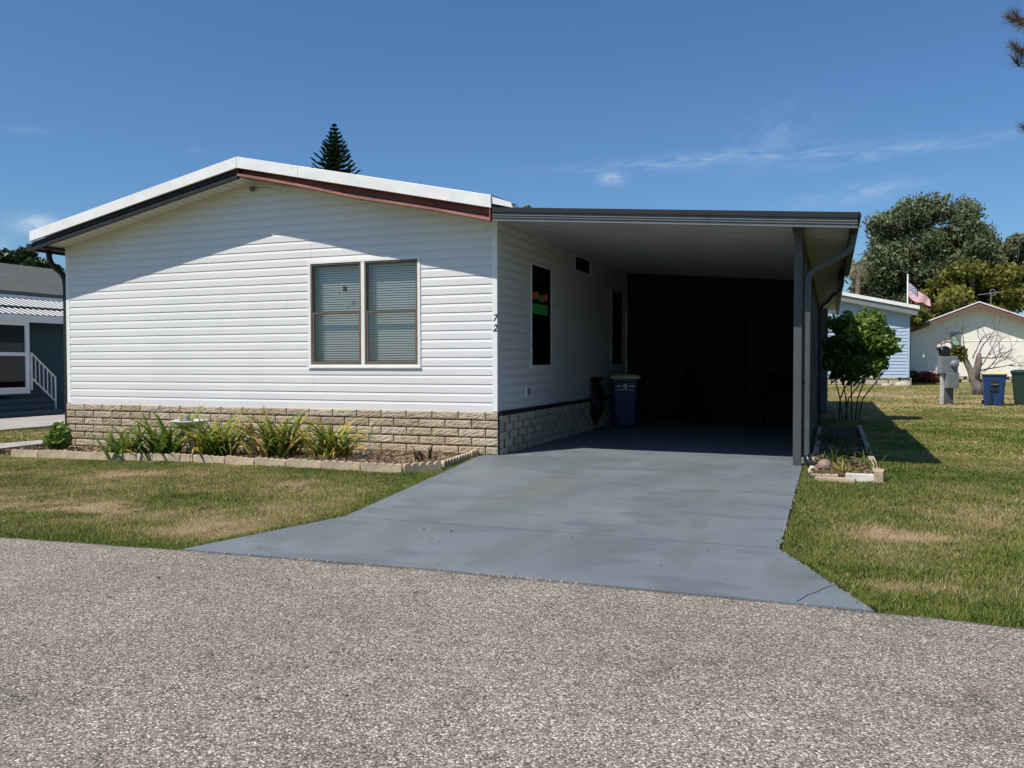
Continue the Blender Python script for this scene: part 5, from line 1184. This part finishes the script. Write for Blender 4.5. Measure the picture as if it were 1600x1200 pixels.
crown_px('broadleaf_tree', 'dark broadleaf tree behind the teal house at the left edge', 62, [(15, 410, 16), (45, 408, 16), (70, 418, 14), (85, 428, 12), (0, 425, 18), (40, 430, 22), (-25, 415, 20), (95, 440, 14)], 'darkleaf', 22000, .22, trunkpx=40, depthR=.8)

# Norfolk pine behind roof
Dn = 42.0; q = pD(525, 567, Dn); npn = thing('norfolk_pine', 'dark tiered conical pine rising behind the white roof ridge', 'tree', None, (q[0], q[1], -.1))
zt = pD(525, 193, Dn)[2]+.1; k = MB(); k.tube([(0, 0, -.2), (0, 0, zt*.5), (0, 0, zt)], [.25, .16, .02], 9); k.build('trunk', M['bark'], npn)
Cs = []; As = []; ws = []
z = zt-.12; tier = 0
while z > 4:
    d_ = zt-z; R_ = min(2.4, .03+.46*d_**.95); nb_ = 7 if d_ < 3 else 8; ph = rng.random()*PI
    for b_ in range(nb_):
        a = ph+2*PI*b_/nb_+rng.normal(0, .08); RR = R_*rng.uniform(.85, 1.1); m_ = max(3, int(RR/.075))
        for j_ in range(m_):
            t0 = (j_+.5)/m_; rr = RR*t0; zz_ = z-.10*RR*math.sin(PI*t0)+.30*RR*t0**2.2
            for s in (-1, 1, -.5, .5, 0):
                Ls = (.22*(1-.5*t0)+.04)*min(1, .35+.5*d_); aa = a+s*.9; Cs.append((rr*math.cos(a), rr*math.sin(a), zz_)); As.append((math.cos(aa)*Ls, math.sin(aa)*Ls, Ls*.55+rng.normal(0, .02))); ws.append(.035)
    z -= .19+.05*min(d_, 4)*.6; tier += 1
Cs = np.array(Cs); As = np.array(As); nq = len(Cs); sd_ = np.cross(As, rng.normal(size=(nq, 3))); sd_ /= np.linalg.norm(sd_, axis=1)[:, None]; sd_ *= .036
V = np.stack([Cs-sd_*.6, Cs+As*.5-sd_, Cs+As, Cs+As*.5+sd_, Cs+sd_*.6], 1).reshape(-1, 3)
npmesh('crown', V, np.arange(5*nq).reshape(nq, 5), M['norfolk'], npn, tone=np.repeat(np.clip(rng.random(nq)*.8, 0, 1), 5))

# longleaf pine at the right: trunk outside frame, tufts reaching into view
Dp = 9.5; q = pD(1900, 567, Dp+1); lp = thing('pine_tree', 'pine whose brown needled branch tips reach in at the top right corner', 'tree', None, (q[0], q[1], -.1))
def lo(px, py, D=Dp): p_ = pD(px, py, D); return np.array([p_[0]-q[0], p_[1]-q[1], p_[2]+.1])
k = MB(); k.tube([(0, 0, -.2), (.05, 0, 4), (0, .1, 9)], [.2, .16, .10], 10); k.build('trunk', M['bark'], lp, smooth=True)
k = MB(); vs = []; fs = []; tn = []
def tuft(c, dirv, n, L_, lo_t, hi_t):
    dirv = dirv/np.linalg.norm(dirv)
    for i in range(n):
        d_ = dirv+rng.normal(0, .5, 3); d_ /= np.linalg.norm(d_); s = np.cross(d_, rng.normal(size=3)); s = s/np.linalg.norm(s)*.0022; b0 = c-dirv*rng.random()*L_*.6; l_ = L_*rng.uniform(.6, 1.1)
        k0 = len(vs); vs.extend([b0-s, b0+s, b0+d_*l_+s*.4, b0+d_*l_-s*.4]); fs.append((k0, k0+1, k0+2, k0+3)); t_ = rng.uniform(lo_t, hi_t); tn.extend([t_]*4)
R3 = np.array([math.cos(YAW), math.sin(YAW), 0]); U3 = np.array([0, 0, 1.0])
br = [(1592, 31, -1, -.12, .45, 1), (1577, 27, -.7, .5, .4, .9), (1588, 24, -.3, .8, .4, .9), (1596, 38, -.6, -.5, .5, 1), (1592, 78, -.9, .2, .1, .9), (1586, 72, -.7, .7, .2, .8), (1588, 95, -.5, .9, .0, .35), (1597, 84, -.5, -.6, .2, .9), (1603, 98, -.2, .8, 0, .3), (1602, 200, -.7, .3, 0, .5), (1615, 60, -.5, .5, 0, .5), (1625, 20, -.5, .6, 0, .6), (1640, 110, -.5, .6, 0, .5), (1650, 150, -.6, .3, 0, .5)]
for px, py, dx, dz, a, b in br:
    c_ = lo(px, py); tuft(c_, R3*dx+U3*dz, 75, .125, a, b); mid = lo(px+70, py+18); k.tube([tuple(c_), tuple((c_+mid)/2+[0, 0, -.03]), tuple(mid), tuple(lo(1760, 90)), (0, 0.05, 7.0 if py < 60 else 5.6)], [.005, .007, .012, .03, .05], 5)
k.build('branches', M['bark'], lp)
npmesh('crown', vs, fs, M['pinebrown'], lp, tone=tn)

# ================================================================== LEFT NEIGHBOUR
M['oldroof'] = mat('grey_green_roof', (.085, .090, .075), .8, noise=.2, nscale=4, stretch=(3, .3, 1))
XN = -17.26; nh = thing('teal_house', 'dark teal neighbouring house with white framed porch door and ribbed metal awning', 'house', None, (XN, 6, -.16))
Lc = lambda mb: setattr(mb, 'v', [(x-XN, y-6, z+.16) for x, y, z in mb.v]) or mb
mb = MB(); z = -.1
while z < 2.6: mb.add([(XN-.55, -1, z), (XN-.55, 20, z), (XN-.57, 20, z+.12), (XN-.57, -1, z+.12)], [(0, 1, 2, 3)]); mb.add([(XN-.57, -1, z), (XN-.57, 20, z), (XN-.55, 20, z), (XN-.55, -1, z)], [(0, 1, 2, 3)]); z += .12
mb.box((XN-8, -1, -.2), (XN-.6, 20, 3.0)); Lc(mb).build('wall', M['teal'], nh)
mb = MB()                                   # ribbed awning, ribs running down the slope
y = 0.0
while y < 18:
    xa, za, xb, zb2 = XN+.05, 2.70, XN-2.1, 3.40
    mb.hexa([(xb, y, zb2), (xa, y, za), (xa, y+.20, za), (xb, y+.20, zb2), (xb, y, zb2+.02), (xa, y, za+.02), (xa, y+.20, za+.02), (xb, y+.20, zb2+.02)])
    mb.hexa([(xb, y, zb2+.02), (xa, y, za+.02), (xa, y+.05, za+.02), (xb, y+.05, zb2+.02), (xb, y+.01, zb2+.035), (xa, y+.01, za+.035), (xa, y+.04, za+.035), (xb, y+.04, zb2+.035)], 1)
    y += .20
Lc(mb).build('awning', [M['charlight'], M['soffit']], nh)
mb = MB(); mb.box((XN+.02, 0, 2.50), (XN+.10, 18, 2.70)); Lc(mb).build('awning_fascia', M['trim'], nh)
mb = MB(); mb.hexa([(XN-1.9, -1.3, 3.40), (XN-1.9, 20, 3.40), (XN-6, 20, 4.75), (XN-6, -1.3, 4.75), (XN-1.9, -1.3, 3.55), (XN-1.9, 20, 3.55), (XN-6, 20, 4.9), (XN-6, -1.3, 4.9)]); 
Lc(mb).build('roof', M['oldroof'], nh)
mb = MB(); mb.box((XN-1.88, -1.3, 3.33), (XN-1.8, 20, 3.42)); Lc(mb).build('roof_trim', M['trim'], nh)
# glazed porch door assembly
mb = MB(); y0, y1 = 4.2, 6.60
for a_, b_ in ((y1-.13, y1), (5.35, 5.47), (4.2, 4.3)): mb.box((XN-.02, a_, .45), (XN+.04, b_, 2.5))
for z_ in (.45, 1.53, 2.40):
    mb.box((XN-.02, 4.3, z_), (XN+.035, y1-.13, z_+(.10 if z_ != .45 else .18)))
dn = Lc(mb).build('porch_screen', M['trim'], nh)
mb = MB(); mb.box((XN-.005, 4.3, .63), (XN+.0, y1-.13, 2.40)); Lc(mb).build('pane', M['darkglass'], dn)
mb = MB(); mb.box((XN-.5, 4.2, .4), (XN-.02, y1, .46)); [mb.box((XN+.0, 4.4, -.16+.155*i*0), (XN+.95-.3*i, 6.9, -.16+.155*(i+1))) for i in range(3)]; Lc(mb).build('steps', M['teal'], nh)
mb = MB()
ra = np.array([XN+.05, 6.64, 1.61]); rb = np.array([XN+.05, 7.42, .90]); SQ = [(-.02, -.02), (.02, -.02), (.02, .02), (-.02, .02)]
mb.sweep([tuple(ra), tuple(rb)], SQ); mb.sweep([tuple(ra-[0, 0, .72]), tuple(rb-[0, 0, .72])], SQ); mb.box((XN+.03, 7.40, -.16), (XN+.07, 7.44, .92)); mb.box((XN+.03, 6.62, .55), (XN+.07, 6.66, 1.63))
for i in range(1, 6): p_ = ra+(rb-ra)*i/6; mb.box((p_[0]-.012, p_[1]-.012, p_[2]-.72), (p_[0]+.012, p_[1]+.012, p_[2]))
Lc(mb).build('stair_rail', M['trim'], nh)
